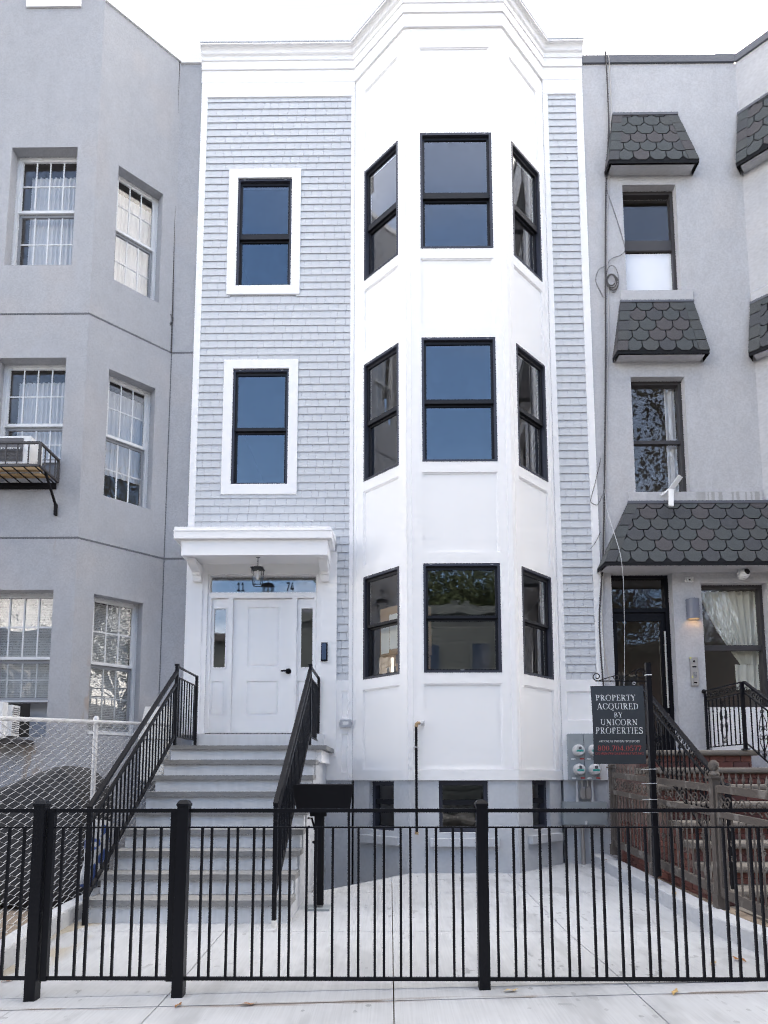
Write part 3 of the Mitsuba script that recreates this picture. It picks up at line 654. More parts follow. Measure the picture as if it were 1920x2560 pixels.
def hood(F, name, top, bot, zt, zb, ob, label=None, e=0.205, w=0.268, left_only=False):
    """Sloping hood: top edge on the wall, bottom edge ob out from it, covered with scalloped tabs."""
    (t0, t1), (b0, b1) = top, bot
    A, Bq, C, D = F.p(t0, 0.02, zt), F.p(t1, 0.02, zt), F.p(b1, ob, zb), F.p(b0, ob, zb)
    Cw, Dw = F.p(b1, 0.0, zb), F.p(b0, 0.0, zb)
    Aw, Bw = F.p(t0, 0.0, zt), F.p(t1, 0.0, zt)
    lip = 0.05
    lo = np.array([0, 0, lip])
    h = put(name, [tm([A, Bq, C, D], [[0, 1, 2], [0, 2, 3]]), tm([Aw, A, D, Dw], [[0, 1, 2], [0, 2, 3]]), tm([Bq, Bw, Cw, C], [[0, 1, 2], [0, 2, 3]]),
                   tm([D, C, C - lo, D - lo], [[0, 1, 2], [0, 2, 3]]), tm([Dw, D, D - lo, Dw - lo], [[0, 1, 2], [0, 2, 3]]), tm([C, Cw, Cw - lo, C - lo], [[0, 1, 2], [0, 2, 3]])], 'm_shingle_dark', B, label=label)
    put('soffit', F.plate(sbox(b0 + 0.05, zb - 0.032, b1 - 0.05, zb - 0.03), 0.0, ob - 0.05), 'm_stucco_right', h)
    put('top_flashing', F.box(t0 - 0.01, t1 + 0.01, 0.0, 0.05, zt - 0.02, zt + 0.025), 'm_coping', h)
    up = (F.p(0, 0.02, zt) - F.p(0, ob, zb)); Ls = np.linalg.norm(up); up /= Ls
    nn = np.cross(F.d, up); nn = nn if nn @ F.n > 0 else -nn
    O = F.p(0, ob, zb)
    trap = Polygon([(b0, 0), (b1, 0), (t1, Ls), (t0, Ls)])
    hip = 0.17
    core = Polygon([(b0 + hip, 0), (b1 - hip, 0), (t1 - hip * 0.7, Ls), (t0 + hip * 0.7, Ls)])
    c = w * 0.28
    r = random.Random(int(zt * 100))
    row, y = 0, -0.0
    while y < Ls:
        x = b0 - w + (w / 2 if row % 2 else 0)
        while x < b1 + w:
            q = Polygon([(x - w/2, y + c), (x - w/4, y), (x + w/4, y), (x + w/2, y + c), (x + w/2, y + e), (x + w/4, y + e), (x, y + e + c), (x - w/4, y + e), (x - w/2, y + e)]).buffer(-0.0095, join_style=2).intersection(core)
            x += w
            if q.is_empty or q.geom_type != 'Polygon' or q.area < 0.002: continue
            put('shingle', frame_map(extr(q, 0.010), O + nn * 0.002, F.d, up, nn), 'm_shingle%d' % r.choice((0, 0, 1, 2, 3)), h)
        y += e; row += 1
    # fill the notches under the lowest row
    # hip caps on both sloping edges, folded round the corner
    k = max(4, int(Ls / 0.2))
    for side, (bb, tt, sg) in enumerate(((b0, t0, 1), (b1, t1, -1))):
        for i in range(k):
            y0, y1 = Ls * i / k + 0.010, Ls * (i + 1) / k - 0.004
            e0, e1 = bb + (tt - bb) * y0 / Ls, bb + (tt - bb) * y1 / Ls
            q = Polygon([(e0 - sg * 0.004, y0), (e0 + sg * (hip - 0.012), y0), (e1 + sg * (hip - 0.012), y1), (e1 - sg * 0.004, y1)])
            lift = np.array([0, 0.0, 0.0])
            put('hip_shingle', frame_map(extr(q, 0.014), O + nn * (0.002 + 0.004 * (i % 2)), F.d, up, nn), 'm_shingle%d' % r.choice((0, 1, 2, 3)), h)
            P0, P1 = O + F.d * e0 + up * y0, O + F.d * e1 + up * y1
            W0 = P0 - F.n * (P0 - F.P0) @ F.n if False else P0 - F.n * ((P0 - F.P0) @ F.n)
            W1 = P1 - F.n * ((P1 - F.P0) @ F.n)
            put('hip_shingle', hexa([P0, W0, W0 - F.d*sg*0.01, P0 - F.d*sg*0.01, P1, W1, W1 - F.d*sg*0.01, P1 - F.d*sg*0.01]), 'm_shingle%d' % r.choice((0, 1, 2, 3)), h)
    return h
hood(FF, 'shingled_hood', (6.95, 8.02), (6.775, 8.232), 12.61, 11.545, 0.24)
hood(FF, 'shingled_hood', (6.945, 8.11), (6.785, 8.235), 9.225, 8.235, 0.22)
hood(FF, 'shingled_hood', (6.93, 10.2), (6.40, 10.9), 5.825, 4.735, 0.40)
hood(RS, 'shingled_hood', (0.0, 1.6), (-0.02, 1.9), 12.61, 11.545, 0.24)
hood(RS, 'shingled_hood', (0.0, 1.6), (-0.02, 1.9), 9.18, 8.235, 0.22)

# ------------------------------------------------------------------ front steps of the white house
S = thing('front_steps', 'grey front steps with bluestone treads leading up to white door', 'steps')
XL, XR = 0.25, 2.225
ny = lambda k: -1.23 - 0.293 * k
nz = lambda k: 1.965 - 0.2005 * k
r = random.Random(5)
for k in range(9):
    y, z = ny(k), nz(k)
    back = -0.02 if k == 0 else ny(k - 1) + 0.06
    xr = XR + (0.11 if k == 0 else 0)
    n = 24
    v = []
    xs = np.linspace(XL - 0.02, xr, n)
    prof_y = [r.uniform(-0.005, 0.005) for _ in xs]
    for yy, zz in ((0, -0.058), (1, -0.058), (1, 0), (0, 0)):
        for x, j in zip(xs, prof_y): v.append((x, (y + j) if yy == 0 else back, z + zz + (j * 0.4 if yy == 0 else 0)))
    f = []
    for a in range(4):
        b = (a + 1) % 4
        for i in range(n - 1): f += [[a*n+i, b*n+i, b*n+i+1], [a*n+i, b*n+i+1, a*n+i+1]]
    f += [[0, 2*n, n], [0, 3*n, 2*n], [n-1, 2*n-1, 3*n-1], [n-1, 3*n-1, 4*n-1]]
    put('tread', tm(v, f), 'm_bluestone', S)
    zb = nz(k + 1) if k < 8 else gz(1.2, y) - 0.05
    put('riser', box(XL + 0.01, XR - 0.03, y + 0.035, y + 0.10, zb + 0.002, z - 0.059), 'm_riser', S)
prof = [(0.0, -0.9), (0.0, 1.90), (ny(0) + 0.1, 1.90)]
for k in range(1, 9): prof += [(ny(k - 1) + 0.1, nz(k) - 0.06), (ny(k) + 0.1, nz(k) - 0.06)]
prof += [(ny(8) + 0.1, -0.3), (-2.3, -0.3), (-2.3, -0.9)]
pg = Polygon(prof).buffer(0)
for x, w in ((XR - 0.05, 0.04), (XL + 0.02, 0.05)):
    put('side_wall', frame_map(extr(pg, w), (x, 0, 0), (0, 1, 0), (0, 0, 1), (1, 0, 0)), 'm_kerb', S)
put('landing_support', [box(XL, XR + 0.04, ny(0) + 0.05, -0.02, 1.74, 1.905)], 'm_white', S)
put('door_step', box(0.24, 2.18, -0.21, -0.03, 1.968, 2.188), 'm_riser', S)

def stair_rail(x, ytop, ztop, ybot, zbot, yback, base_bot, label):
    k = thing('stair_railing', label, 'railing', 'railings of the grey front steps')
    pw = 0.04
    sl = (ztop - zbot) / (ytop - ybot)
    lz = nz(0)
    put('post', [box(x-pw/2, x+pw/2, ytop-pw/2, ytop+pw/2, lz, 3.05), box(x-0.027, x+0.027, ytop-0.027, ytop+0.027, 3.05, 3.075)], 'm_black', k)
    put('post', box(x-0.019, x+0.019, yback-0.019, yback+0.019, lz, 3.06), 'm_black', k)
    put('post', box(x-pw/2, x+pw/2, ybot-pw/2, ybot+pw/2, base_bot + 0.07, zbot - 0.01), 'm_black', k)
    put('post_foot', box(x-pw/2-0.001, x+pw/2+0.001, ybot-pw/2-0.001, ybot+pw/2+0.001, base_bot - 0.02, base_bot + 0.07), 'm_offwhite' if x > 1 else 'm_black', k, label='worn cream foot of the post' if x > 1 else None)
    d = np.array([0, ytop - ybot, ztop - zbot]); d /= np.linalg.norm(d)
    P = np.array([x, ytop, ztop]); Q = np.array([x, ybot - 0.02, zbot - 0.02 * sl])
    put('handrail', bar(P, Q, 0.048, 0.030), 'm_black', k)
    off2, offb = np.array([0, 0, -0.165]), np.array([0, 0, -0.865])
    put('rail', bar(P + off2, Q + off2, 0.030, 0.030), 'm_black', k)
    put('rail', bar(P + offb, Q + offb, 0.030, 0.035), 'm_black', k)
    n = 24
    for i in range(1, n):
        y = ytop + (ybot - ytop) * i / n
        z = ztop + (y - ytop) * sl
        put('baluster', box(x-0.008, x+0.008, y-0.008, y+0.008, z - 0.85, z - 0.175), 'm_black', k)
    put('handrail', bar((x, ytop, 3.045), (x, yback, 3.045), 0.04, 0.016), 'm_black', k)
    put('rail', bar((x, ytop, 2.90), (x, yback, 2.90), 0.02, 0.016), 'm_black', k)
    put('rail', bar((x, ytop, 2.09), (x, yback, 2.09), 0.02, 0.016), 'm_black', k)
    m = 8
    for i in range(1, m):
        y = ytop + (yback - ytop) * i / m
        put('baluster', box(x-0.008, x+0.008, y-0.008, y+0.008, 2.098, 2.892), 'm_black', k)
    return k
stair_rail(0.285, -1.17, 2.975, -3.62, 1.255, -0.24, 0.13, 'black metal stair railing on left side of grey steps by chain link fence')
stair_rail(2.095, -1.12, 3.005, -3.71, 1.288, -0.06, 0.135, 'black metal stair railing on right side of grey steps with worn cream foot')

# ------------------------------------------------------------------ black fence along the pavement
FY = -5.375
def post(k, x, y=-5.385):
    z = gz(x, y)
    a = 0.038
    m = [hexa([(x-a,y-a,z-0.05),(x+a,y-a,z-0.05),(x+a,y+a,z-0.05),(x-a,y+a,z-0.05),(x-a,y-a,1.322),(x+a,y-a,1.322),(x+a,y+a,1.322),(x-a,y+a,1.322)])]
    b, c = 0.043, 0.028
    p = put('post', m, 'm_black', k)
    put('cap', hull([(x+sx_*b, y+sy_*b, zz) for sx_ in (-1,1) for sy_ in (-1,1) for zz in (1.322, 1.338)] + [(x+sx_*c, y+sy_*c, 1.362) for sx_ in (-1,1) for sy_ in (-1,1)] + [(x, y, 1.366)]), 'm_black', p)
def rails(k, x0, x1, y=FY):
    put('top_rail', box(x0, x1, y-0.0125, y+0.0125, 1.276, 1.302), 'm_black', k)
    put('rail', box(x0, x1, y-0.009, y+0.009, 1.169, 1.179), 'm_black', k)
    put('bottom_rail', box(x0, x1, y-0.0125, y+0.0125, 0.145, 0.167), 'm_black', k)
def picket(k, x, y=FY, top=1.169):
    put('picket', box(x-0.0082, x+0.0082, y-0.0082, y+0.0082, 0.167, top), 'm_black', k)
f1 = thing('metal_fence', 'black metal picket fence in front of yard right of the gate', 'fence')
post(f1, 1.738); post(f1, 3.815); post(f1, 5.98)
rails(f1, 1.776, 3.777); rails(f1, 3.853, 5.942)
for x in [1.868,1.935,2.052,2.116,2.231,2.298,2.417,2.482,2.6,2.663,2.78,2.893,2.959,3.072,3.135,3.252,3.319,3.433,3.498,3.615,3.676,3.917,4.035,4.102,4.218,4.286,4.399,4.467,4.581,4.649,4.765,4.83,4.948,5.012,5.129,5.196,5.309,5.371,5.489,5.557,5.672,5.731,5.85,5.912]: picket(f1, x)
put('picket', box(2.882, 2.898, FY-0.008, FY+0.008, 1.179, 1.276), 'm_black', f1)
f2 = thing('metal_fence', 'short black metal fence end left of the gate by chain link', 'fence')
post(f2, 0.738)
rails(f2, 0.235, 0.700)
for x in (0.32, 0.39, 0.515, 0.62): picket(f2, x)
gt = thing('metal_gate', 'black metal picket gate closed between two square posts in front of steps', 'gate')
put('stile', box(0.788, 0.832, FY-0.02, FY+0.02, 0.14, 1.302), 'm_black', gt)
put('stile', box(1.648, 1.690, FY-0.02, FY+0.02, 0.14, 1.302), 'm_black', gt)
rails(gt, 0.833, 1.647)
for x in (0.891, 1.012, 1.083, 1.202, 1.271, 1.395, 1.464, 1.579): picket(gt, x)

# ------------------------------------------------------------------ chain link fence on the left
CX = 0.0
ct = lambda y: 2.012 + (y + 4.6) * 0.0715
cb = lambda y: gz(0.15, y) + 0.16
cl = thing('chain_link_fence', 'galvanised chain link fence between steps and left neighbour yard', 'fence')
put('top_rail', tube([(CX, y, ct(y)) for y in np.linspace(-5.9, -0.25, 8)], 0.021, 10), 'm_galv', cl, smooth=True)
for y in (-2.86, -5.5, -0.3):
    p = put('post', cyl((CX-0.035, y, 0.05), (CX-0.035, y, ct(y) + 0.02), 0.026), 'm_galv', cl, smooth=30)
    put('cap', lathe([(0.0, 0.035), (0.02, 0.028), (0.031, 0.0), (0.031, -0.03), (0.0, -0.03)], (CX-0.035, y, ct(y) + 0.035), 14), 'm_galv', p, smooth=40)
a, dz = 0.0475, 0.0385
y = -5.8
i = 0
while y < -0.35:
    zt, zb = ct(y) + 0.012, cb(y) + 0.01
    n = int((zt - zb) / dz)
    pts, zz = [], zt
    for j in range(n + 1):
        s = (j + i) % 2
        e = 0.0045 * (1 if s else -1)
        pts.append((CX + 0.024 + e, y + (a * 2.12 if s else -a * 0.12), zt - j * dz))
    p = np.array(pts)
    put('wire', tube(p, 0.0038, 4), 'm_galv', cl)
    y += 2 * a; i += 1
# things in the yard beyond it
def lumpy(pts, sub=3, amp=0.02, seed=0, f=4.0):
    m = hull(pts)
    for _ in range(sub): m = m.subdivide()
    m = trimesh.smoothing.filter_laplacian(m, iterations=6)
    q = np.asarray(m.vertices)
    m.vertices = q + np.asarray(m.vertex_normals) * (amp * (meshkit.fbm(q * f, 3, seed) - 0.5))[:, None]
    return m
gp = [(x, y, z) for y in (-2.75, -1.95) for x, z in ((-1.5, 0.1), (-1.5, 1.0), (-1.15, 1.36), (-0.55, 1.60), (-0.40, 1.62), (-0.18, 1.42), (-0.12, 1.1), (-0.12, 0.1))]
one('covered_grill', lumpy(gp, 3, 0.07, 3, 3.0), 'm_cover', 'large lump under dark grey cover behind chain link fence', 'covered grill', smooth=True)
sk = []
one('plastic_sack', lumpy([(x, y, z) for x in (0.06, 0.20) for y, z in ((-3.15, 0.40), (-2.75, 0.40), (-2.7, 1.0), (-3.05, 1.08))], 3, 0.12, 8, 8.0), 'm_sack', 'crumpled blue and white plastic sack wedged between chain link and steps', 'plastic sack', smooth=True)
one('wall_box', [hexa([(-0.50,-0.42,2.10),(-0.10,-0.42,2.10),(-0.10,-0.02,2.10),(-0.50,-0.02,2.10),(-0.42,-0.40,2.58),(-0.10,-0.40,2.58),(-0.10,-0.02,2.60),(-0.42,-0.02,2.60)]), box(-0.47, -0.12, -0.40, -0.02, 1.5, 2.09)], 'm_offwhite', 'white plastic box against grey wall beside the steps', 'storage box')

# ------------------------------------------------------------------ air conditioners
ac = thing('air_conditioner', 'white window air conditioner with dark grille in black cage under second floor window', 'air conditioner', 'window air conditioners')
x0, x1, y0, y1, z0, z1 = -2.55, -1.825, -1.31, -0.98, 5.885, 6.285
put('case', [LFr.box(lw(x1), lw(x0), 0.06, 0.384, z0, z1)], 'm_acwhite', ac)
gr = put('grille', box(x0 - 0.2, x1 - 0.10, y0 - 0.012, y0 - 0.001, z0 + 0.03, z1 - 0.035), 'm_acgrille', ac)
put('louvre', [box(x0 - 0.2, x1 - 0.11, y0 - 0.018, y0 - 0.013, z, z + 0.008) for z in np.arange(z0 + 0.05, z0 + 0.19, 0.02)], 'm_acgrille', gr, kind='stuff')
t = meshkit.text_mesh('FRIEDRICH', 0.026, 0.003, True)
wd = t.bounds[1][0]
put('lettering', frame_map(t, (-2.42, y0 - 0.0125, z0 + 0.20), (0.46 / wd, 0, 0), (0, 0, 1), (0, -1, 0)), 'm_acwhite', gr, label='white maker lettering across the dark grille')
cg = thing('metal_cage', 'black metal window cage bracketed to grey wall holding an air conditioner', 'cage')
cx0, cx1, cy0, cz0, cz1 = -2.95, -1.61, -1.45, 5.785, 6.11
for z in (cz0, cz1):
    put('rail', bar((cx0, cy0, z), (cx1, cy0, z), 0.03, 0.03), 'm_bronze', cg)
    put('rail', bar((cx1, cy0, z), (cx1, LY - 0.005, z), 0.03, 0.03), 'm_bronze', cg)
for y in (cy0, LY - 0.02): put('post', box(cx1 - 0.016, cx1 + 0.016, y - 0.015, y + 0.015, cz0, cz1), 'm_bronze', cg)
for x in np.arange(cx0 + 0.1, cx1 - 0.05, 0.155): put('bar', box(x - 0.007, x + 0.007, cy0 - 0.007, cy0 + 0.007, cz0, cz1), 'm_bronze', cg)
for y in np.arange(cy0 + 0.14, LY - 0.05, 0.14): put('bar', box(cx1 - 0.007, cx1 + 0.007, y - 0.007, y + 0.007, cz0, cz1), 'm_bronze', cg)
for x in np.arange(cx0, cx1, 0.16): put('floor_bar', bar((x, cy0, cz0 - 0.012), (x, LY, cz0 - 0.012), 0.016, 0.01), 'm_black_matte', cg)
put('back_plate', box(cx0, cx1 - 0.02, LY - 0.03, LY - 0.004, 5.68, 5.765), 'm_black_matte', cg)
put('strut', [bar((cx1 + 0.0, -1.28, 5.77), (cx1 + 0.0, -0.965, 5.43), 0.028, 0.028), box(cx1 - 0.016, cx1 + 0.016, -0.98, LY - 0.003, 5.28, 5.45)], 'm_black_matte', cg)
for y in (-1.28, -1.08):
    one('plank', box(cx0, cx1 - 0.05, y - 0.035, y + 0.035, 5.79, 5.83), 'm_wood', 'pale wooden plank under the caged air conditioner, %s' % ('nearest the cage front' if y < -1.2 else 'nearest the wall'), 'plank', 'planks in the window cage')
ac2 = thing('air_conditioner', 'white window air conditioner with louvred side in the ground floor window', 'air conditioner', 'window air conditioners')
put('case', [box(-3.0, -1.93, -1.18, -0.99, 2.10, 2.52), box(-3.0, -1.99, -1.30, -1.181, 2.07, 2.55)], 'm_acwhite', ac2)
put('grille', box(-3.0, -2.07, -1.306, -1.301, 2.14, 2.50), 'm_blind', ac2)
put('side_vent', [box(-1.985, -1.926, -1.17, -1.0, z, z + 0.008) for z in np.arange(2.14, 2.5, 0.028)], 'm_bronze', ac2)
put('filler_panel', [LFr.box(0.305, 0.64, -0.20, -0.18, 2.1, 2.60), LFr.box(0.30, 1.32, -0.19, 0.02, 2.585, 2.61)], 'm_grey_box', ac2)
put('shelf', box(-3.2, -1.75, -1.22, -0.93, 2.0, 2.05), 'm_bronze', ac2)

# ------------------------------------------------------------------ lantern and other small things on the white house
ln = thing('lantern', 'black framed glass lantern hanging from the white door canopy', 'lantern')
lx, ly = 1.19, -0.36
put('chain', [tube([(lx + (0.008 if j % 2 else 0) * math.cos(t), ly + (0 if j % 2 else 0.008) * math.cos(t), 4.725 + j * 0.024 + 0.015 * math.sin(t)) for t in np.linspace(0, 2*math.pi, 9)[:-1]], 0.0028, 4, True) for j in range(6)] + [box(lx-0.03, lx+0.03, ly-0.03, ly+0.03, 4.852, 4.864)], 'm_black', ln)
put('roof', [hull([(lx+a*0.092, ly+b*0.092, 4.665) for a in (-1,1) for b in (-1,1)] + [(lx+a*0.092, ly+b*0.092, 4.675) for a in (-1,1) for b in (-1,1)] + [(lx+a*0.03, ly+b*0.03, 4.705) for a in (-1,1) for b in (-1,1)] + [(lx, ly, 4.725)])], 'm_black', ln)
tb, bb = 0.078, 0.058
for a in (-1, 1):
    for b in (-1, 1): put('bar', bar((lx+a*tb, ly+b*tb, 4.665), (lx+a*bb, ly+b*bb, 4.415), 0.009, 0.009, (0, 1, 0)), 'm_black', ln)
put('base', [box(lx-bb-0.006, lx+bb+0.006, ly-bb-0.006, ly-bb+0.004, 4.410, 4.420), box(lx-bb-0.006, lx+bb+0.006, ly+bb-0.004, ly+bb+0.006, 4.410, 4.420), box(lx-bb-0.006, lx-bb+0.004, ly-bb+0.004, ly+bb-0.004, 4.410, 4.420), box(lx+bb-0.004, lx+bb+0.006, ly-bb+0.004, ly+bb-0.004, 4.410, 4.420)], 'm_black', ln)
for a, b in ((0, -1), (0, 1), (-1, 0), (1, 0)):
    q = [(lx + (a*t_ if a else s*t_), ly + (b*t_ if b else s*t_), z) for s, (t_, z) in ((-1, (tb-0.002, 4.664)), (1, (tb-0.002, 4.664)), (1, (bb-0.002, 4.42)), (-1, (bb-0.002, 4.42)))]
    put('pane', tm(q, [[0, 1, 2], [0, 2, 3]]), 'm_glass_old', ln)
put('bulb', lathe([(0, 0.0), (0.015, 0.005), (0.022, 0.03), (0.018, 0.07), (0.012, 0.10), (0.012, 0.15), (0, 0.15)], (lx, ly, 4.50), 14), 'm_offwhite', ln, smooth=True)

kp = thing('video_entry_panel', 'black glass entry screen on white board right of the door', 'entry panel')
put('body', FF.box(2.128, 2.225, 0.050, 0.075, 3.31, 3.60), 'm_black', kp)
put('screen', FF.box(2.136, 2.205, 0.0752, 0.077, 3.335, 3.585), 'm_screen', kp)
put('back_plate', FF.box(2.16, 2.262, 0.0502, 0.060, 3.290, 3.305), 'm_white', kp)
ob = thing('outlet_box', 'small grey weatherproof outlet box on white board under door level', 'outlet box')
put('body', [FF.box(2.425, 2.595, 0.024, 0.085, 2.295, 2.412), FF.box(2.412, 2.424, 0.03, 0.06, 2.33, 2.375), FF.box(2.596, 2.608, 0.03, 0.06, 2.33, 2.375)], 'm_grey_box', ob)
put('label_plate', FF.box(2.465, 2.555, 0.0852, 0.087, 2.335, 2.385), 'm_acwhite', ob)

gp_ = thing('gas_pipe', 'thin black gas pipe with brass elbow standing on the white bay front', 'pipe')
py = -0.885
put('pipe', cyl((3.541, py, 0.80), (3.543, py, 2.245), 0.0185), 'm_black', gp_, smooth=30)
put('elbow', tube([(3.543, py, 2.235), (3.543, py, 2.262), (3.552, py, 2.28), (3.57, py, 2.288), (3.60, py, 2.288)], 0.024, 10), 'm_card', gp_, smooth=True)
put('clamp', [cyl((3.541, py, 1.945), (3.541, py, 1.962), 0.025), box(3.505, 3.577, py + 0.01, -0.82, 1.948, 1.96)], 'm_galv', gp_)
put('outlet', [cyl((3.60, py, 2.288), (3.64, py, 2.288), 0.021), box(3.615, 3.66, py + 0.005, -0.819, 2.258, 2.318)], 'm_galv', gp_)
put('end_cap', cyl((3.541, py, 0.765), (3.541, py, 0.80), 0.026), 'm_card', gp_)

# electricity meters
mb = thing('meter_bank', 'grey electric meter bank of four round meters at right end of white house', 'electric meter')
mx0, mx1 = 5.848, 6.30
put('cabinet', [FF.box(mx0, 6.070, 0.028, 0.13, 1.50, 2.19), FF.box(6.078, mx1, 0.028, 0.13, 1.50, 2.19)], 'm_meter', mb)
put('cabinet_gap', FF.box(6.071, 6.077, 0.028, 0.11, 1.505, 2.185), 'm_black_matte', mb)
for z in (1.94, 1.655):
    for x in (5.985, 6.215):
        q = put('meter', frame_map(lathe([(0, 0), (0.088, 0), (0.088, 0.03), (0.078, 0.05), (0.076, 0.09), (0.066, 0.105), (0, 0.108)], (0, 0, 0), 24), FF.p(x, 0.13, z), (1, 0, 0), (0, 0, 1), (0, -1, 0)), 'm_meter_body', mb, smooth=35)
        put('display', FF.box(x - 0.022, x + 0.022, 0.238, 0.242, z + 0.012, z + 0.05), 'm_acgrille', q)
        put('green_band', FF.box(x - 0.052, x + 0.052, 0.238, 0.2415, z - 0.022, z + 0.004), 'm_teal', q)
        put('red_tag', FF.box(x + 0.025, x + 0.085, 0.130, 0.134, z - 0.135, z - 0.115), 'm_red', mb)
        put('paper_tag', FF.box(x - 0.105, x - 0.045, 0.130, 0.134, z - 0.14, z - 0.115), 'm_acwhite', mb)
for x in (5.965, 6.195): put('conduit', [cyl(FF.p(x, 0.075, 1.18), FF.p(x, 0.075, 1.50), 0.019), cyl(FF.p(x, 0.075, 1.18), FF.p(x, 0.075, 1.215), 0.026)], 'm_galv', mb, smooth=30)
for x in (6.045, 6.128): put('fitting', [hull([FF.p(x + 0.036*math.cos(t), o, 1.285 + (0.075 if s > 0 else -0.03) * 1.0 + 0.036*math.sin(t)) for t in np.linspace(0, 2*math.pi, 13) for s in (1, -1) for o in (0.05, 0.10)]), cyl(FF.p(x, 0.075, 1.40), FF.p(x, 0.075, 1.50), 0.017)], 'm_nickel', mb, smooth=40)
jb = thing('junction_box', 'wide grey electrical box below the meters with conduit going down', 'electrical box')
put('box', FF.box(5.742, 6.385, 0.0, 0.12, 0.84, 1.18), 'm_meter', jb)
put('lid', FF.box(5.752, 6.375, 0.1201, 0.126, 0.85, 1.17), 'm_meter', jb)
put('hasp', [FF.box(6.055, 6.085, 0.126, 0.145, 0.85, 0.90), cyl(FF.p(6.07, 0.14, 0.84), FF.p(6.07, 0.14, 0.87), 0.012)], 'm_galv', jb)
put('conduit', [cyl(FF.p(6.03, 0.06, 0.25), FF.p(6.03, 0.06, 0.84), 0.024), cyl(FF.p(6.03, 0.06, 0.25), FF.p(6.03, 0.06, 0.60), 0.031)], 'm_nickel', jb, smooth=30)

# mailbox on a post
ml = thing('parcel_box', 'large black tapered mail box on square post beside the steps', 'mail box')
mx, my = 2.42, -2.92
put('box', hull([(x, y, z) for x, y, z in [(2.16,my-0.17,1.455),(2.80,my-0.17,1.455),(2.78,my+0.19,1.462),(2.18,my+0.19,1.462),(2.20,my-0.13,1.185),(2.755,my-0.13,1.185),(2.74,my+0.15,1.185),(2.21,my+0.15,1.185)]]), 'm_black_matte', ml)
put('side_flange', hull([(2.70,my-0.172,1.446),(2.80,my-0.178,1.458),(2.757,my-0.138,1.19),(2.69,my-0.134,1.19),(2.80,my-0.16,1.458),(2.757,my-0.12,1.19)]), 'm_black_matte', ml)
put('bracket', [box(2.31, 2.58, my-0.08, my+0.08, 1.165, 1.184), box(2.33, 2.50, my-0.05, my+0.05, 1.12, 1.164)], 'm_black_matte', ml)
put('post', box(2.378, 2.476, my-0.045, my+0.045, 0.20, 1.12), 'm_black_matte', ml)
put('base_plate', box(2.305, 2.55, my-0.13, my+0.13, gz(2.4, my) - 0.03, gz(2.4, my) + 0.018), 'm_meter', ml)
put('arm', [tube([(2.30, my, 1.10), (2.345, my, 1.10), (2.378, my, 0.98)], 0.011, 8), sphere((2.318, my - 0.03, 1.01), 0.014, 1), sphere((2.37, my - 0.03, 0.85), 0.016, 1)], 'm_black', ml)

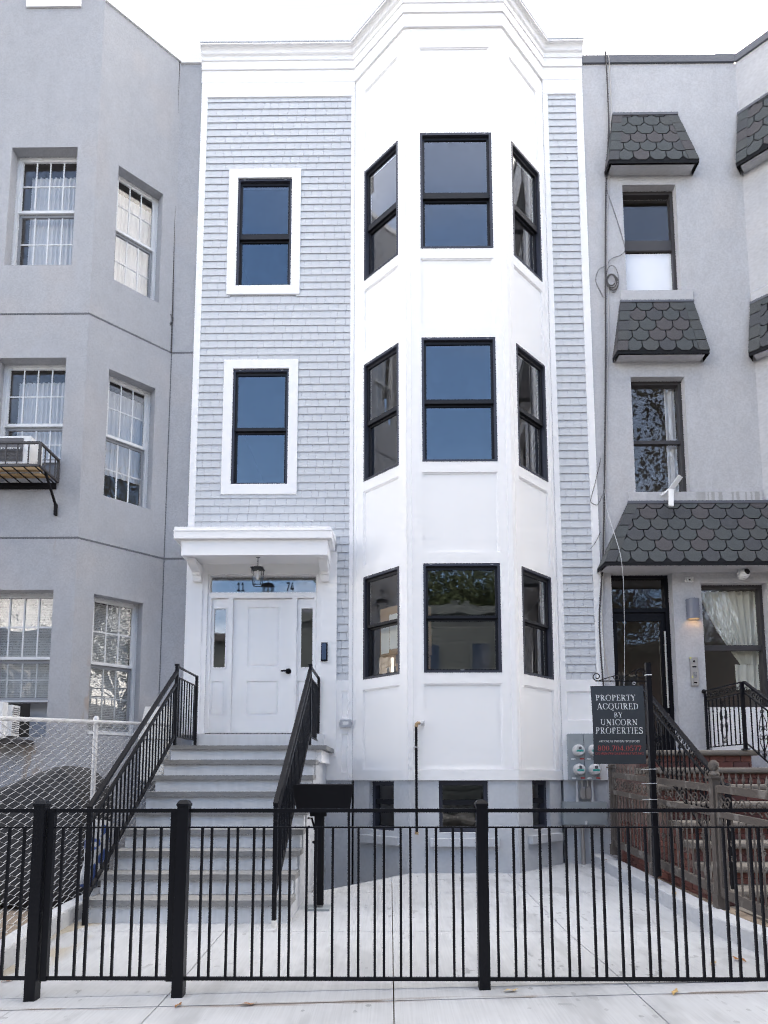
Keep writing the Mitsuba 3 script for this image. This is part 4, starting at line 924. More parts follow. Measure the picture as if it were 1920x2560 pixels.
# ------------------------------------------------------------------ sign
def glyph(ch):
    """Roman capitals and figures as thick and thin strokes with serifs, one unit tall: (polygon, advance)."""
    S_, t_ = 0.105, 0.042
    L = lambda pts, w: LineString(pts).buffer(w / 2, cap_style=2, join_style=2)
    def ser(x, y, w=0.30): return sbox(x - w/2, y if y < 0.5 else 1 - 0.04, x + w/2, 0.04 if y < 0.5 else 1)
    def stem(x, w=S_): return sbox(x - w/2, 0, x + w/2, 1)
    def ell(cx, cy, rx, ry, wx=S_, wy=t_):
        o = affinity.scale(Point(0, 0).buffer(1, 20), rx, ry); i = affinity.scale(Point(0, 0).buffer(1, 20), rx - wx, ry - wy)
        return affinity.translate(o.difference(i), cx, cy)
    def half(cx, y0, y1, rx):
        return ell(cx, (y0+y1)/2, rx, (y1-y0)/2).intersection(sbox(cx, -1, cx + 2, 2))
    if ch == 'P': return unary_union([stem(.19), ser(.19, 0), ser(.15, 1, .2), half(.28, .45, 1, .32), sbox(.19, .95, .29, 1), sbox(.19, .45, .29, .5)]), .66
    if ch == 'R': return unary_union([stem(.19), ser(.19, 0), ser(.15, 1, .2), half(.28, .47, 1, .32), sbox(.19, .95, .29, 1), sbox(.19, .47, .29, .52), L([(.34, .5), (.66, .0)], .13).intersection(sbox(0, 0, 2, 1)), sbox(.60, 0, .80, .04)]), .78
    if ch == 'B': return unary_union([stem(.19), half(.28, .50, 1, .28), half(.28, 0, .54, .34), sbox(.06, .95, .29, 1), sbox(.06, 0, .29, .05), sbox(.19, .49, .29, .54)]), .72
    if ch == 'D': return unary_union([stem(.19), half(.28, 0, 1, .48), sbox(.06, .95, .29, 1), sbox(.06, 0, .29, .05)]), .86
    if ch in 'OQ0':
        if ch == '0': return ell(.30, .5, .26, .51, .11, .05), .60
        o = ell(.46, .5, .41, .52)
        return (unary_union([o, L([(.46, .05), (.62, -.14), (.86, -.22)], .09)]) if ch == 'Q' else o), .92
    if ch in 'CG': return unary_union([ell(.46, .5, .41, .52).difference(sbox(.60, .26, 1, .74)), sbox(.68, .68, .73, .93)]), .80
    if ch == 'E': return unary_union([stem(.19), sbox(.05, .955, .58, 1), sbox(.05, 0, .62, .045), sbox(.19, .49, .46, .535), sbox(.53, .80, .58, 1), sbox(.57, 0, .62, .22), sbox(.43, .42, .47, .61)]), .68
    if ch == 'F': return unary_union([stem(.19), sbox(.05, .955, .56, 1), ser(.19, 0), sbox(.19, .49, .44, .535), sbox(.51, .80, .56, 1)]), .62
    if ch == 'L': return unary_union([stem(.19), ser(.19, 1), sbox(.05, 0, .60, .045), sbox(.55, 0, .60, .22)]), .64
    if ch == 'T': return unary_union([stem(.34), sbox(.03, .955, .65, 1), ser(.34, 0), sbox(.03, .80, .075, 1), sbox(.605, .80, .65, 1)]), .68
    if ch == 'I': return unary_union([stem(.19), ser(.19, 0), ser(.19, 1)]), .38
    if ch == 'N': return unary_union([stem(.17, t_), stem(.70, t_), L([(.15, 1), (.70, .0)], .13).intersection(sbox(0, 0, 1, 1)), ser(.17, 0, .24), ser(.70, 1, .24), sbox(.03, .96, .2, 1)]), .86
    if ch == 'U': return unary_union([sbox(.13, .35, .13 + S_, 1), sbox(.66, .35, .70, 1), ell(.42, .36, .29, .37, .1, .06).intersection(sbox(0, -1, 1, .36)), ser(.19, 1), ser(.68, 1, .24)]), .86
    if ch == 'Y': return unary_union([sbox(.30, 0, .30 + S_, .48), L([(.36, .45), (.10, 1)], .12).intersection(sbox(0, 0, 1, 1)), L([(.36, .45), (.62, 1)], .05).intersection(sbox(0, 0, 1, 1)), ser(.36, 0), ser(.12, 1, .24), ser(.62, 1, .22)]), .72
    if ch == 'A': return unary_union([L([(.40, 1.02), (.10, .0)], .05).intersection(sbox(-1, 0, 2, 1.02)), L([(.40, 1.02), (.68, 0)], .13).intersection(sbox(-1, 0, 2, 1.02)), sbox(.20, .33, .58, .375), ser(.10, 0, .22), ser(.68, 0, .28)]), .80
    if ch == 'V': return unary_union([L([(.38, 0), (.12, 1)], .12).intersection(sbox(-1, -.02, 2, 1)), L([(.38, 0), (.66, 1)], .05).intersection(sbox(-1, -.02, 2, 1)), ser(.12, 1, .24), ser(.66, 1, .2)]), .76
    if ch == 'K': return unary_union([stem(.19), ser(.19, 0), ser(.19, 1), L([(.24, .42), (.64, 1)], .05).intersection(sbox(0, 0, 1, 1)), L([(.34, .55), (.70, 0)], .13).intersection(sbox(0, 0, 1, 1)), ser(.70, 0, .22), ser(.62, 1, .22)]), .80
    if ch == 'S': return unary_union([LineString([(.54, .78), (.50, .93), (.34, .985), (.17, .93), (.12, .77), (.20, .63), (.38, .52), (.54, .40), (.57, .24), (.50, .08), (.32, .02), (.14, .07), (.08, .24)]).buffer(.055), sbox(.52, .72, .57, 1), sbox(.07, 0, .115, .3)]), .64
    if ch == '8': return unary_union([ell(.30, .74, .22, .27, .09, .05), ell(.30, .26, .26, .28, .1, .05)]), .60
    if ch == '7': return unary_union([sbox(.06, .90, .54, 1), L([(.52, .95), (.22, 0)], .10).intersection(sbox(0, 0, 1, 1)), sbox(.06, .78, .10, 1)]), .58
    if ch == '4': return unary_union([sbox(.36, 0, .48, 1), sbox(.04, .24, .58, .32), L([(.06, .28), (.42, 1)], .05)]), .62
    if ch == '5': return unary_union([sbox(.14, .90, .52, 1), sbox(.14, .52, .19, 1), ell(.26, .31, .28, .32, .11, .05).difference(sbox(-1, .2, .26, .55))]), .60
    if ch == '.': return Point(.12, .07).buffer(.075), .28
    if ch == '@': return unary_union([ell(.45, .4, .42, .5, .05, .05), ell(.45, .4, .2, .25, .07, .05)]), .92
    return None, .38
def words(txt, h, width, squeeze=1.0):
    x, ps = 0.0, []
    for ch in txt:
        p, adv = glyph(ch)
        if p is not None: ps.append(affinity.translate(p, x, 0))
        x += (adv + 0.05) * squeeze
    g_ = unary_union(ps)
    b = g_.bounds
    return affinity.translate(affinity.scale(affinity.translate(g_, -(b[0] + b[2]) / 2, 0), width / (b[2] - b[0]), h, origin=(0, 0)), 0, 0)
SY = -2.45
sg = thing('real_estate_sign', 'dark grey property sign with white serif lettering and red number hanging on post', 'sign')
sw, z0, z1 = 0.60, 1.682, 2.58
def bend(mesh, off=0.0):
    v = np.asarray(mesh.vertices).copy()
    t = (v[:, 0] - 5.497) / sw
    u = (z1 - v[:, 2]) / (z1 - z0)
    v[:, 1] = v[:, 1] - 0.035 * np.sin(u * math.pi * 0.9) + 0.03 * (t - 0.5) * (u - 0.3)
    return tm(v, mesh.faces)
n = 16
gx, gzz = np.meshgrid(np.linspace(5.497, 6.097, n), np.linspace(z0, z1, n))
def sheet(yoff):
    v = np.stack([gx.ravel(), np.full(n*n, SY + yoff), gzz.ravel()], 1)
    f = []
    for i in range(n-1):
        for j in range(n-1):
            a_ = i*n+j
            f += [[a_, a_+1, a_+n+1], [a_, a_+n+1, a_+n]]
    return tm(v, f)
front, back = sheet(0.0), sheet(0.004)
edge_pts = [(5.497, z0), (6.097, z0), (6.097, z1), (5.497, z1)]
rim = hexa([(5.497, SY, z0), (6.097, SY, z0), (6.097, SY+0.004, z0), (5.497, SY+0.004, z0), (5.497, SY, z0+0.001), (6.097, SY, z0+0.001), (6.097, SY+0.004, z0+0.001), (5.497, SY+0.004, z0+0.001)])
bd = put('board', bend(cat_([front, back])), 'm_sign', sg, smooth=True)
pxm = 0.60 / 1290.0
def line(txt, cx, ztop, h, width, mat, nm='lettering', ytop=150):
    p = words(txt, h, width)
    m = extr(p, 0.0022)
    m = m.subdivide().subdivide() if len(m.faces) < 1500 else m
    m = frame_map(m, (cx, SY - 0.0005, ztop - h), (1, 0, 0), (0, 0, 1), (0, -1, 0))
    put(nm, bend(m), mat, bd, label='%s lettering reading %s' % ('red' if mat == 'm_signred' else 'white', txt))
zc = lambda py_: z1 - (py_ - 155) * 0.898 / (2110 - 155)
for txt, a_, b_, xa, xb, mat in (('PROPERTY', 385, 530, 240, 1220, 'm_signwhite'), ('ACQUIRED', 600, 750, 255, 1265, 'm_signwhite'), ('BY', 833, 952, 665, 870, 'm_signwhite'), ('UNICORN', 1003, 1150, 320, 1225, 'm_signwhite'), ('PROPERTIES', 1205, 1362, 195, 1350, 'm_signwhite'),
                                 ('BROOKLYN PRIVATE INVESTORS', 1522, 1575, 275, 1265, 'm_signwhite'), ('800.704.0577', 1660, 1785, 235, 1305, 'm_signred'), ('OFFERS@UNICORNPROPERTIES.NYC', 1830, 1878, 175, 1355, 'm_signred')):
    cx = 5.797 + ((xa + xb) / 2 - 775) * pxm
    line(txt, cx, zc(a_), zc(a_) - zc(b_), (xb - xa) * pxm, mat)
sp = thing('sign_post', 'tall black sign post with scrolled arm strapped to the rusty iron fence', 'sign post')
SX = 6.165
put('post', [box(SX - 0.028, SX + 0.028, SY - 0.028, SY + 0.028, 0.44, 2.85), box(SX - 0.033, SX + 0.033, SY - 0.033, SY + 0.033, 0.43, 0.90)], 'm_black', sp)
put('collar', box(SX - 0.032, SX + 0.032, SY - 0.032, SY + 0.032, 2.70, 2.712), 'm_signwhite', sp)
for z in (1.46, 1.62, 1.28, 1.135): put('zip_tie', [box(SX - 0.034, SX + 0.034, SY - 0.034, SY + 0.034, z, z + 0.006), bar((SX - 0.02, SY - 0.03, z + 0.004), (SX - 0.12, SY + 0.02, z - 0.004), 0.005, 0.005)], 'm_signwhite', sp)
put('arm', bar((5.56, SY, 2.638), (SX - 0.02, SY, 2.634), 0.012, 0.012), 'm_black', sp)
ex, ez = (1, 0, 0), (0, 0, 1)
put('scroll', [tube(spiral((5.575, SY, 2.69), ex, ez, 0.05, 0.02, -1.2, -1.2), 0.006, 5), tube(spiral((5.80, SY, 2.68), ex, ez, 0.035, 0.012, 1.2, 2.6), 0.006, 5), tube(spiral((6.075, SY, 2.72), ex, ez, 0.062, 0.03, 1.3, 0.4), 0.006, 5),
     bar((5.60, SY, 2.645), (5.80, SY, 2.705), 0.01, 0.01), bar((5.83, SY, 2.645), (6.03, SY, 2.775), 0.01, 0.01)], 'm_black', sp)
put('hook', [tube(spiral((x, SY, 2.61), ex, ez, 0.016, 0.016, 0.9, 0.0, 10), 0.004, 5) for x in (5.735, 6.0)], 'm_galv', sp)

# ------------------------------------------------------------------ ornate iron fence on the right
ofn = thing('ornate_iron_fence', 'weathered brown cast iron fence with scroll frieze and spear points', 'iron fence')
OX = 6.315
oy = lambda t: t
ob_ = lambda y: 0.375 + (y + 3.58) * 0.062 + 0.03
ot = lambda y: 1.455 + (y + 3.58) * 0.052
def opt(y, z): return np.array([OX, y, z])
posts_y = [-0.62, -2.02, -3.58, -5.5]
for i, y in enumerate(posts_y):
    tz = ot(y) + 0.06
    p = put('post', [box(OX-0.038, OX+0.038, y-0.038, y+0.038, ob_(y) - 0.10, tz), box(OX-0.06, OX+0.06, y-0.06, y+0.06, tz, tz + 0.02), box(OX-0.055, OX+0.055, y-0.055, y+0.055, ob_(y)-0.12, ob_(y)+0.02)], 'm_iron', ofn)
    put('finial', lathe([(0, 0.16), (0.02, 0.155), (0.045, 0.13), (0.05, 0.10), (0.04, 0.07), (0.022, 0.055), (0.04, 0.045), (0.052, 0.02), (0.045, 0.0), (0, 0)], (OX, y, tz + 0.02), 14), 'm_iron', p, smooth=40)
def scrollwork(y0, y1, z0, z1, flip=1):
    """One S-scroll motif between y0 and y1 in the frieze."""
    ey, ez = np.array([0, 1.0, 0]), np.array([0, 0, 1.0])
    c1, c2 = opt(y0 + (y1 - y0) * 0.27, z0 + (z1 - z0) * 0.5), opt(y0 + (y1 - y0) * 0.73, z0 + (z1 - z0) * 0.5)
    R = min((y1 - y0) * 0.25, (z1 - z0) * 0.42)
    return [tube(spiral(c1, ey * flip, ez, R, 0.008, 1.35, 0.3, 16), 0.007, 5), tube(spiral(c2, ey * flip, -ez, R, 0.008, 1.35, 0.3, 16), 0.007, 5), tube([opt(y0 + 0.01, z0 + 0.01), opt((y0+y1)/2, (z0+z1)/2), opt(y1 - 0.01, z1 - 0.01)], 0.006, 4)]
for i in range(3):
    ya, yb = posts_y[i] - 0.045, posts_y[i+1] + 0.045
    for off, h, nm in ((0.0, 0.07, 'rail'), (-0.245, 0.058, 'rail')):
        put(nm, hexa([opt(ya, ot(ya)+off-h) + [-0.02, 0, 0], opt(ya, ot(ya)+off-h) + [0.02, 0, 0], opt(yb, ot(yb)+off-h) + [0.02, 0, 0], opt(yb, ot(yb)+off-h) + [-0.02, 0, 0], opt(ya, ot(ya)+off) + [-0.02, 0, 0], opt(ya, ot(ya)+off) + [0.02, 0, 0], opt(yb, ot(yb)+off) + [0.02, 0, 0], opt(yb, ot(yb)+off) + [-0.02, 0, 0]]), 'm_iron', ofn)
    put('bottom_rail', hexa([opt(ya, ob_(ya)) + [-0.02, 0, 0], opt(ya, ob_(ya)) + [0.02, 0, 0], opt(yb, ob_(yb)) + [0.02, 0, 0], opt(yb, ob_(yb)) + [-0.02, 0, 0], opt(ya, ob_(ya)+0.09) + [-0.02, 0, 0], opt(ya, ob_(ya)+0.09) + [0.02, 0, 0], opt(yb, ob_(yb)+0.09) + [0.02, 0, 0], opt(yb, ob_(yb)+0.09) + [-0.02, 0, 0]]), 'm_iron', ofn)
    for yy in (ya - 0.02, yb + 0.02): put('stile', box(OX-0.02, OX+0.02, yy-0.02, yy+0.02, ob_(yy), ot(yy)), 'm_iron', ofn)
    n = int(abs(yb - ya) / 0.26)
    for j in range(n):
        y0, y1 = ya + (yb - ya) * j / n, ya + (yb - ya) * (j + 1) / n
        y0, y1 = min(y0, y1), max(y0, y1)
        ym = (y0 + y1) / 2
        put('scroll', scrollwork(y0 + 0.01, y1 - 0.01, ot(ym) - 0.245, ot(ym) - 0.085, 1 if j % 2 else -1), 'm_iron', ofn, smooth=True)
    n = int(abs(yb - ya) / 0.115)
    for j in range(1, n):
        y = ya + (yb - ya) * j / n
        put('picket', cyl(opt(y, ob_(y) + 0.09), opt(y, ot(y) - 0.31), 0.009, 6), 'm_iron', ofn)
        put('spear', [hull([opt(y, ot(y) + 0.13)] + [opt(y + a*0.014, ot(y) + 0.06) + [b*0.010, 0, 0] for a in (-1,1) for b in (-1,1)] + [opt(y, ot(y) + 0.02)]), cyl(opt(y, ot(y)), opt(y, ot(y) + 0.03), 0.008, 6)], 'm_iron', ofn)
        if j % 4 == 2:
            ey, ez = np.array([0, 1.0, 0]), np.array([0, 0, 1.0])
            zm = (ob_(y) + ot(y)) / 2
            sc = []
            for dz_ in (-0.14, 0.0, 0.14):
                for s in (-1, 1): sc.append(tube(spiral(opt(y + s*0.028, zm + dz_), ey*s, ez, 0.028, 0.008, 1.2, 1.2, 12), 0.006, 5))
            put('picket_scroll', sc, 'm_iron', ofn, smooth=True)

# ------------------------------------------------------------------ brick stoop of the stucco house
st = thing('brick_stoop', 'dark red brick stoop with worn brownstone treads leading to black door', 'stoop')
sy = [-1.00, -1.36, -1.68, -2.0, -2.31, -2.62, -2.93, -3.24]
szz = [1.905, 1.66, 1.445, 1.235, 1.02, 0.815, 0.60, 0.40]
def nosed(x0, x1, y0, y1, z):
    pr = [(y0 + 0.03, z - 0.075), (y0 + 0.008, z - 0.062), (y0, z - 0.038), (y0 + 0.008, z - 0.012), (y0 + 0.03, z), (y1, z), (y1, z - 0.075)]
    return frame_map(extr(Polygon(pr), x1 - x0), (x0, 0, 0), (0, 1, 0), (0, 0, 1), (1, 0, 0))
SX0, SX1 = 6.50, 9.4
count = 0
rb = random.Random(11)
def bricks(F, s0, s1, z0, z1, o, rows):
    bh = (z1 - z0) / rows
    for i in range(rows):
        s = s0 - (0.11 if i % 2 else 0.0)
        while s < s1 - 0.01:
            a_, b_ = max(s, s0), min(s + 0.205, s1)
            if b_ - a_ > 0.02: put('brick', F.box(a_ + 0.004, b_ - 0.004, o - 0.03, o + rb.uniform(0.0, 0.004), z0 + i*bh + 0.004, z0 + (i+1)*bh - 0.004), 'm_brick%d' % rb.randrange(4), st)
            s += 0.213
for k in range(8):
    x1 = 8.185 if k == 0 else SX1
    back = 0.0 if k == 0 else sy[k-1] + 0.08
    put('tread', nosed(6.53 if k else 6.50, x1, sy[k], back, szz[k]), 'm_brownstone', st, smooth=40)
    zb = szz[k+1] if k < 7 else 0.15
    put('core', box(SX0 + 0.10, x1 - 0.06, sy[k] + 0.095, back - 0.005, -0.2, szz[k] - 0.076), 'm_mortar', st)
    bricks(Fr((0, sy[k] + 0.095), (1, 0), (0, -1)), SX0 + 0.10, (8.125 if k == 0 else 8.95), zb + 0.002, szz[k] - 0.077, 0.012, 2)
side = Fr((SX0 + 0.098, 0), (0, -1), (-1, 0))
put('side_wall', frame_map(extr(Polygon([(0.0, -0.2)] + [(-sy[-1] - 0.10, -0.2)] + [p for k in range(7, -1, -1) for p in ((-sy[k] - 0.10, szz[k] - 0.08), (-(sy[k-1] if k else 0.0) - (0.10 if k else 0), szz[k] - 0.08))]).buffer(0), 0.05), (SX0 + 0.05, 0, 0), (0, -1, 0), (0, 0, 1), (1, 0, 0)), 'm_mortar', st)
for zi in range(9):
    z0_, z1_ = 0.22 + zi * 0.078, 0.22 + (zi + 1) * 0.078 - 0.010
    s = 0.25 - (0.1 if zi % 2 else 0)
    while s < 3.1:
        a_, b_ = max(s, 0.25), s + 0.205
        ok = max([szz[k] for k in range(8) if -sy[k] - 0.12 >= b_] + [-1]) if True else 0
        if z1_ < ok - 0.08:
            put('brick', hexa([(SX0+0.038+rb.uniform(-.003, .001), -a_-0.004, z0_), (SX0+0.06, -a_-0.004, z0_), (SX0+0.06, -b_+0.004, z0_), (SX0+0.038, -b_+0.004, z0_), (SX0+0.038, -a_-0.004, z1_), (SX0+0.06, -a_-0.004, z1_), (SX0+0.06, -b_+0.004, z1_), (SX0+0.038, -b_+0.004, z1_)]), 'm_brick%d' % rb.randrange(4), st)
        s += 0.213
struct('side_paving', box(6.6, 12, -5.58, -3.2, 0.1, 0.235), 'm_brownstone')

def heart(F_c, ex, ez, h=0.36):
    """Wrought centrepiece: two pairs of facing scrolls between crossing diagonals."""
    c = np.asarray(F_c, float); ex, ez = np.asarray(ex, float), np.asarray(ez, float)
    out = []
    for s in (-1, 1):
        for v in (-1, 1):
            out.append(tube(spiral(c + ex*s*0.045 + ez*v*0.055, ex*s, ez*v, 0.045, 0.014, 0.95, -0.9, 14), 0.006, 5))
            out.append(tube([c + ex*s*0.085 + ez*v*0.04, c + ex*s*0.085 + ez*v*0.13, c + ez*v*h], 0.006, 5))
        out.append(tube(spiral(c + ex*s*0.022 - ez*(h+0.03), ex*s, -ez, 0.022, 0.010, 1.0, -1.0, 10), 0.006, 5))
        out.append(tube(spiral(c + ex*s*0.022 + ez*(h+0.02), ex*s, ez, 0.022, 0.010, 1.0, -1.0, 10), 0.006, 5))
    return out
def leaf_band(p, q, n, w=0.045):
    p, q = np.asarray(p, float), np.asarray(q, float)
    t = (q - p) / np.linalg.norm(q - p); u = np.cross(np.cross(t, [0, 0, 1]), t); u /= np.linalg.norm(u)
    L = np.linalg.norm(q - p)
    out = []
    for i in range(n):
        c = p + t * L * (i + 0.5) / n
        s = 1 if i % 2 else -1
        out.append(tube(spiral(c, t, u * s, min(w, L / n * 0.6), 0.008, 1.1, 0.6, 12), 0.007, 5))
    return out
rl = thing('wrought_iron_railing', 'black wrought iron stair railing on left of brick stoop behind the property sign', 'railing')
rx = 6.66
P, Q = np.array([rx, -0.95, 2.80]), np.array([rx, -3.15, 1.39])
put('handrail', bar(P, Q, 0.05, 0.03), 'm_black', rl)
put('rail', [bar(P - [0, 0, 0.15], Q - [0, 0, 0.15], 0.025, 0.02)], 'm_black', rl)
put('rail', [bar(P - [0, 0, 0.80], Q - [0, 0, 0.80], 0.025, 0.02)], 'm_black', rl)
put('leaf_band', leaf_band(P - [0, 0, 0.075], Q - [0, 0, 0.075], 26), 'm_black', rl, smooth=True)
put('post', box(rx-0.02, rx+0.02, -0.97, -0.93, 1.9, 2.80), 'm_black', rl)
put('post', [box(rx-0.022, rx+0.022, -3.17, -3.13, 0.3, 1.39), sphere((rx, -3.15, 1.43), 0.04, 2)], 'm_black', rl)
n = 18
for i in range(1, n):
    c = P + (Q - P) * i / n
    put('baluster', box(rx-0.007, rx+0.007, c[1]-0.007, c[1]+0.007, c[2]-0.80, c[2]-0.15), 'm_black', rl)
    if i in (4, 9, 14): put('centrepiece', heart(c - [0, 0, 0.46], (0, 1, 0), (0, 0, 1), 0.24), 'm_black', rl, smooth=True)
rr_ = thing('wrought_iron_railing', 'black wrought iron railing with scroll hearts on right of brick stoop before curtained window', 'railing')
A_, B_ = np.array([7.95, -0.03, 2.835]), np.array([8.01, -1.0, 2.835])
put('handrail', [bar(A_, B_, 0.03, 0.016), sphere(A_ + [-0.0, 0.0, 0], 0.035, 2)], 'm_black', rr_)
put('rail', bar(A_ - [0, 0, 0.15], B_ - [0, 0, 0.15], 0.02, 0.014), 'm_black', rr_)
put('rail', bar(A_ - [0, 0.0, 0.85], B_ - [0, 0, 0.85], 0.02, 0.014), 'm_black', rr_)
put('leaf_band', leaf_band(A_ - [0, 0, 0.075], B_ - [0, 0, 0.075], 12), 'm_black', rr_, smooth=True)
put('post', [box(7.99, 8.03, -1.02, -0.98, 1.905, 2.835), box(7.97, 8.05, -1.04, -0.96, 1.906, 1.925)], 'm_black', rr_)
put('post', box(7.94, 7.97, -0.07, -0.03, 1.95, 2.80), 'm_black', rr_)
for i in range(1, 9):
    c = A_ + (B_ - A_) * i / 9
    put('baluster', box(c[0]-0.007, c[0]+0.007, c[1]-0.007, c[1]+0.007, 1.985, 2.685), 'm_black', rr_)
put('centrepiece', heart(A_ + (B_ - A_) * 0.5 - [0, 0, 0.50], (B_ - A_) / np.linalg.norm(B_ - A_), (0, 0, 1), 0.26), 'm_black', rr_, smooth=True)
C_, D_ = np.array([8.03, -1.02, 2.835]), np.array([8.25, -3.0, 1.50])
put('handrail', bar(C_, D_, 0.045, 0.025), 'm_black', rr_)
put('rail', bar(C_ - [0, 0, 0.15], D_ - [0, 0, 0.15], 0.02, 0.014), 'm_black', rr_)
put('rail', bar(C_ - [0, 0, 0.85], D_ - [0, 0, 0.85], 0.02, 0.014), 'm_black', rr_)
put('leaf_band', leaf_band(C_ - [0, 0, 0.075], D_ - [0, 0, 0.075], 26), 'm_black', rr_, smooth=True)
for i in range(1, 18):
    c = C_ + (D_ - C_) * i / 18
    put('baluster', box(c[0]-0.007, c[0]+0.007, c[1]-0.007, c[1]+0.007, c[2]-0.85, c[2]-0.15), 'm_black', rr_)
    if i in (3, 8, 13): put('centrepiece', heart(c - [0, 0, 0.5], (0, 1, 0), (0, 0, 1), 0.26), 'm_black', rr_, smooth=True)

# ------------------------------------------------------------------ fittings on the stucco house
wl = thing('wall_lamp', 'grey half round wall lamp glowing warm beside the curtained window', 'wall lamp')
arc = [(0.097 * math.cos(t), 0.10 * math.sin(t)) for t in np.linspace(0, math.pi, 15)]
inn = [(0.090 * math.cos(t), 0.093 * math.sin(t)) for t in np.linspace(math.pi, 0, 15)]
put('shade', frame_map(extr(Polygon(arc + inn), 0.315), FF.p(7.85, 0.012, 3.958), (1, 0, 0), (0, -1, 0), (0, 0, 1)), 'm_lampbody', wl, smooth=30)
put('back_plate', FF.box(7.753, 7.947, 0.001, 0.012, 3.955, 4.276), 'm_lampbody', wl)
put('top_cap', frame_map(extr(Polygon(inn), 0.004), FF.p(7.85, 0.012, 4.262), (1, 0, 0), (0, -1, 0), (0, 0, 1)), 'm_lampbody', wl)
scene['wall_lamp__bulb'] = mikit.ply(sphere(FF.p(7.85, 0.05, 4.06), 0.026, 2), 'm_offwhite', smooth=True, emitter={'type': 'area', 'radiance': {'type': 'rgb', 'value': [9.0, 4.8, 1.6]}})
ic = thing('intercom', 'brushed metal intercom panel with keypad between black door and curtained window', 'intercom')
put('plate', FF.box(7.765, 7.880, 0.001, 0.03, 2.925, 3.362), 'm_nickel', ic)
put('camera', cyl(FF.p(7.822, 0.028, 3.30), FF.p(7.822, 0.036, 3.30), 0.016), 'm_black', ic)
put('display', FF.box(7.79, 7.855, 0.0302, 0.033, 3.205, 3.225), 'm_black', ic)
for i in range(4):
    for j in range(3): put('key', FF.box(7.803 + j*0.019, 7.816 + j*0.019, 0.0302, 0.034, 3.05 + i*0.022, 3.065 + i*0.022), 'm_greytrim', ic)
put('reader', FF.box(7.80, 7.85, 0.0302, 0.033, 2.962, 2.982), 'm_black', ic)
put('sticker', [FF.box(7.758, 7.782, 0.0302, 0.032, 3.335, 3.366), FF.box(7.777, 7.797, 0.0302, 0.032, 3.045, 3.075)], 'm_yellow', ic)
pt_ = thing('bell_plate', 'small white wall plate with dark button above the wall lamp', 'bell plate')
put('plate', FF.box(7.76, 7.885, 0.001, 0.02, 4.545, 4.618), 'm_acwhite', pt_)
put('inset', FF.ring(7.775, 7.87, 4.557, 4.606, 0.008, 0.0201, 0.024), 'm_blind', pt_)
put('button', cyl(FF.p(7.823, 0.018, 4.58), FF.p(7.823, 0.028, 4.58), 0.014), 'm_black', pt_)
sc_ = thing('security_camera', 'white dome security camera under the large shingled hood', 'security camera')
put('dome', sphere(FF.p(8.58, 0.16, 4.62), 0.085, 3), 'm_acwhite', sc_, smooth=True)
put('lens', [sphere(FF.p(8.60, 0.215, 4.64), 0.048, 2)], 'm_black', sc_, smooth=True)
put('mount', cyl(FF.p(8.58, 0.14, 4.66), FF.p(8.58, 0.14, 4.71), 0.05), 'm_acwhite', sc_)
an = thing('angled_bracket', 'bent white flat bracket leaning out over the large shingled hood', 'bracket')
put('arm', [bar((7.48, -0.28, 5.66), (7.565, -0.12, 6.0), 0.02, 0.075, (1, 0, 0)), bar((7.565, -0.12, 6.0), (7.68, -0.22, 6.17), 0.02, 0.075, (1, 0, 0))], 'm_acwhite', an)
put('strut', bar((7.56, -0.13, 6.02), (7.43, -0.06, 5.93), 0.015, 0.03), 'm_acwhite', an)

# cables
cb_ = thing('cable_bundle', 'dark cables running down the stucco wall beside white house with loose coil', 'cable')
def cab(pts, r=0.008, n=40):
    p = np.array(pts, float)
    t = np.linspace(0, 1, len(p)); tt = np.linspace(0, 1, n)
    from scipy.interpolate import PchipInterpolator
    return tube(np.stack([PchipInterpolator(t, p[:, i])(tt) for i in range(3)], 1), r, 6)
put('strand', [cab([(6.86, -0.05, 13.78), (6.87, -0.04, 12.6), (6.78, -0.03, 11.3), (6.72, -0.03, 9.9), (6.66, -0.03, 8.2), (6.58, -0.03, 6.5), (6.50, -0.035, 5.0), (6.40, -0.04, 3.8), (6.46, -0.05, 2.5)], 0.012)], 'm_bronze', cb_, smooth=True)
put('strand', [cab([(6.90, -0.05, 13.78), (6.92, -0.04, 12.9), (6.82, -0.03, 11.3), (6.76, -0.03, 10.3), (6.74, -0.03, 9.0), (6.67, -0.03, 7.8), (6.60, -0.03, 6.4), (6.53, -0.035, 5.2), (6.44, -0.05, 3.9), (6.52, -0.06, 3.0)], 0.007)], 'm_nickel', cb_, smooth=True)
put('strand', [cab([(6.78, -0.03, 11.25), (6.98, -0.03, 10.5), (7.05, -0.03, 10.15), (6.98, -0.03, 10.05), (6.82, -0.03, 9.98), (6.74, -0.03, 9.85)], 0.005), cab([(6.73, -0.03, 9.85), (6.60, -0.03, 9.78), (6.55, -0.03, 9.6), (6.62, -0.03, 9.4), (6.66, -0.03, 9.3)], 0.005)], 'm_bronze', cb_, smooth=True)
cc = FF.p(6.80, 0.035, 9.60)
put('coil', [tube(spiral(cc + [0.012*i, 0, -0.02*i], (1, 0, 0), (0, 0, 1.5), 0.075 + 0.012*i, 0.06 + 0.012*i, 1.9, i, 30), 0.006, 5) for i in range(3)] + [tube(spiral(cc + [0.02, 0, 0.02], (1, 0, 0), (0, 0, 2.4), 0.10, 0.10, 0.8, -1.6, 24), 0.005, 5)], 'm_bronze', cb_, smooth=True)
put('strand', [cab([(6.52, -0.04, 6.55), (6.40, -0.05, 6.1), (6.33, -0.05, 5.85), (6.42, -0.05, 5.78), (6.52, -0.04, 5.95)], 0.005)], 'm_bronze', cb_, smooth=True)
put('strand', [cab([(6.47, -0.05, 5.35), (6.36, -0.09, 5.15), (6.28, -0.13, 5.05)], 0.005)], 'm_bronze', cb_, smooth=True)
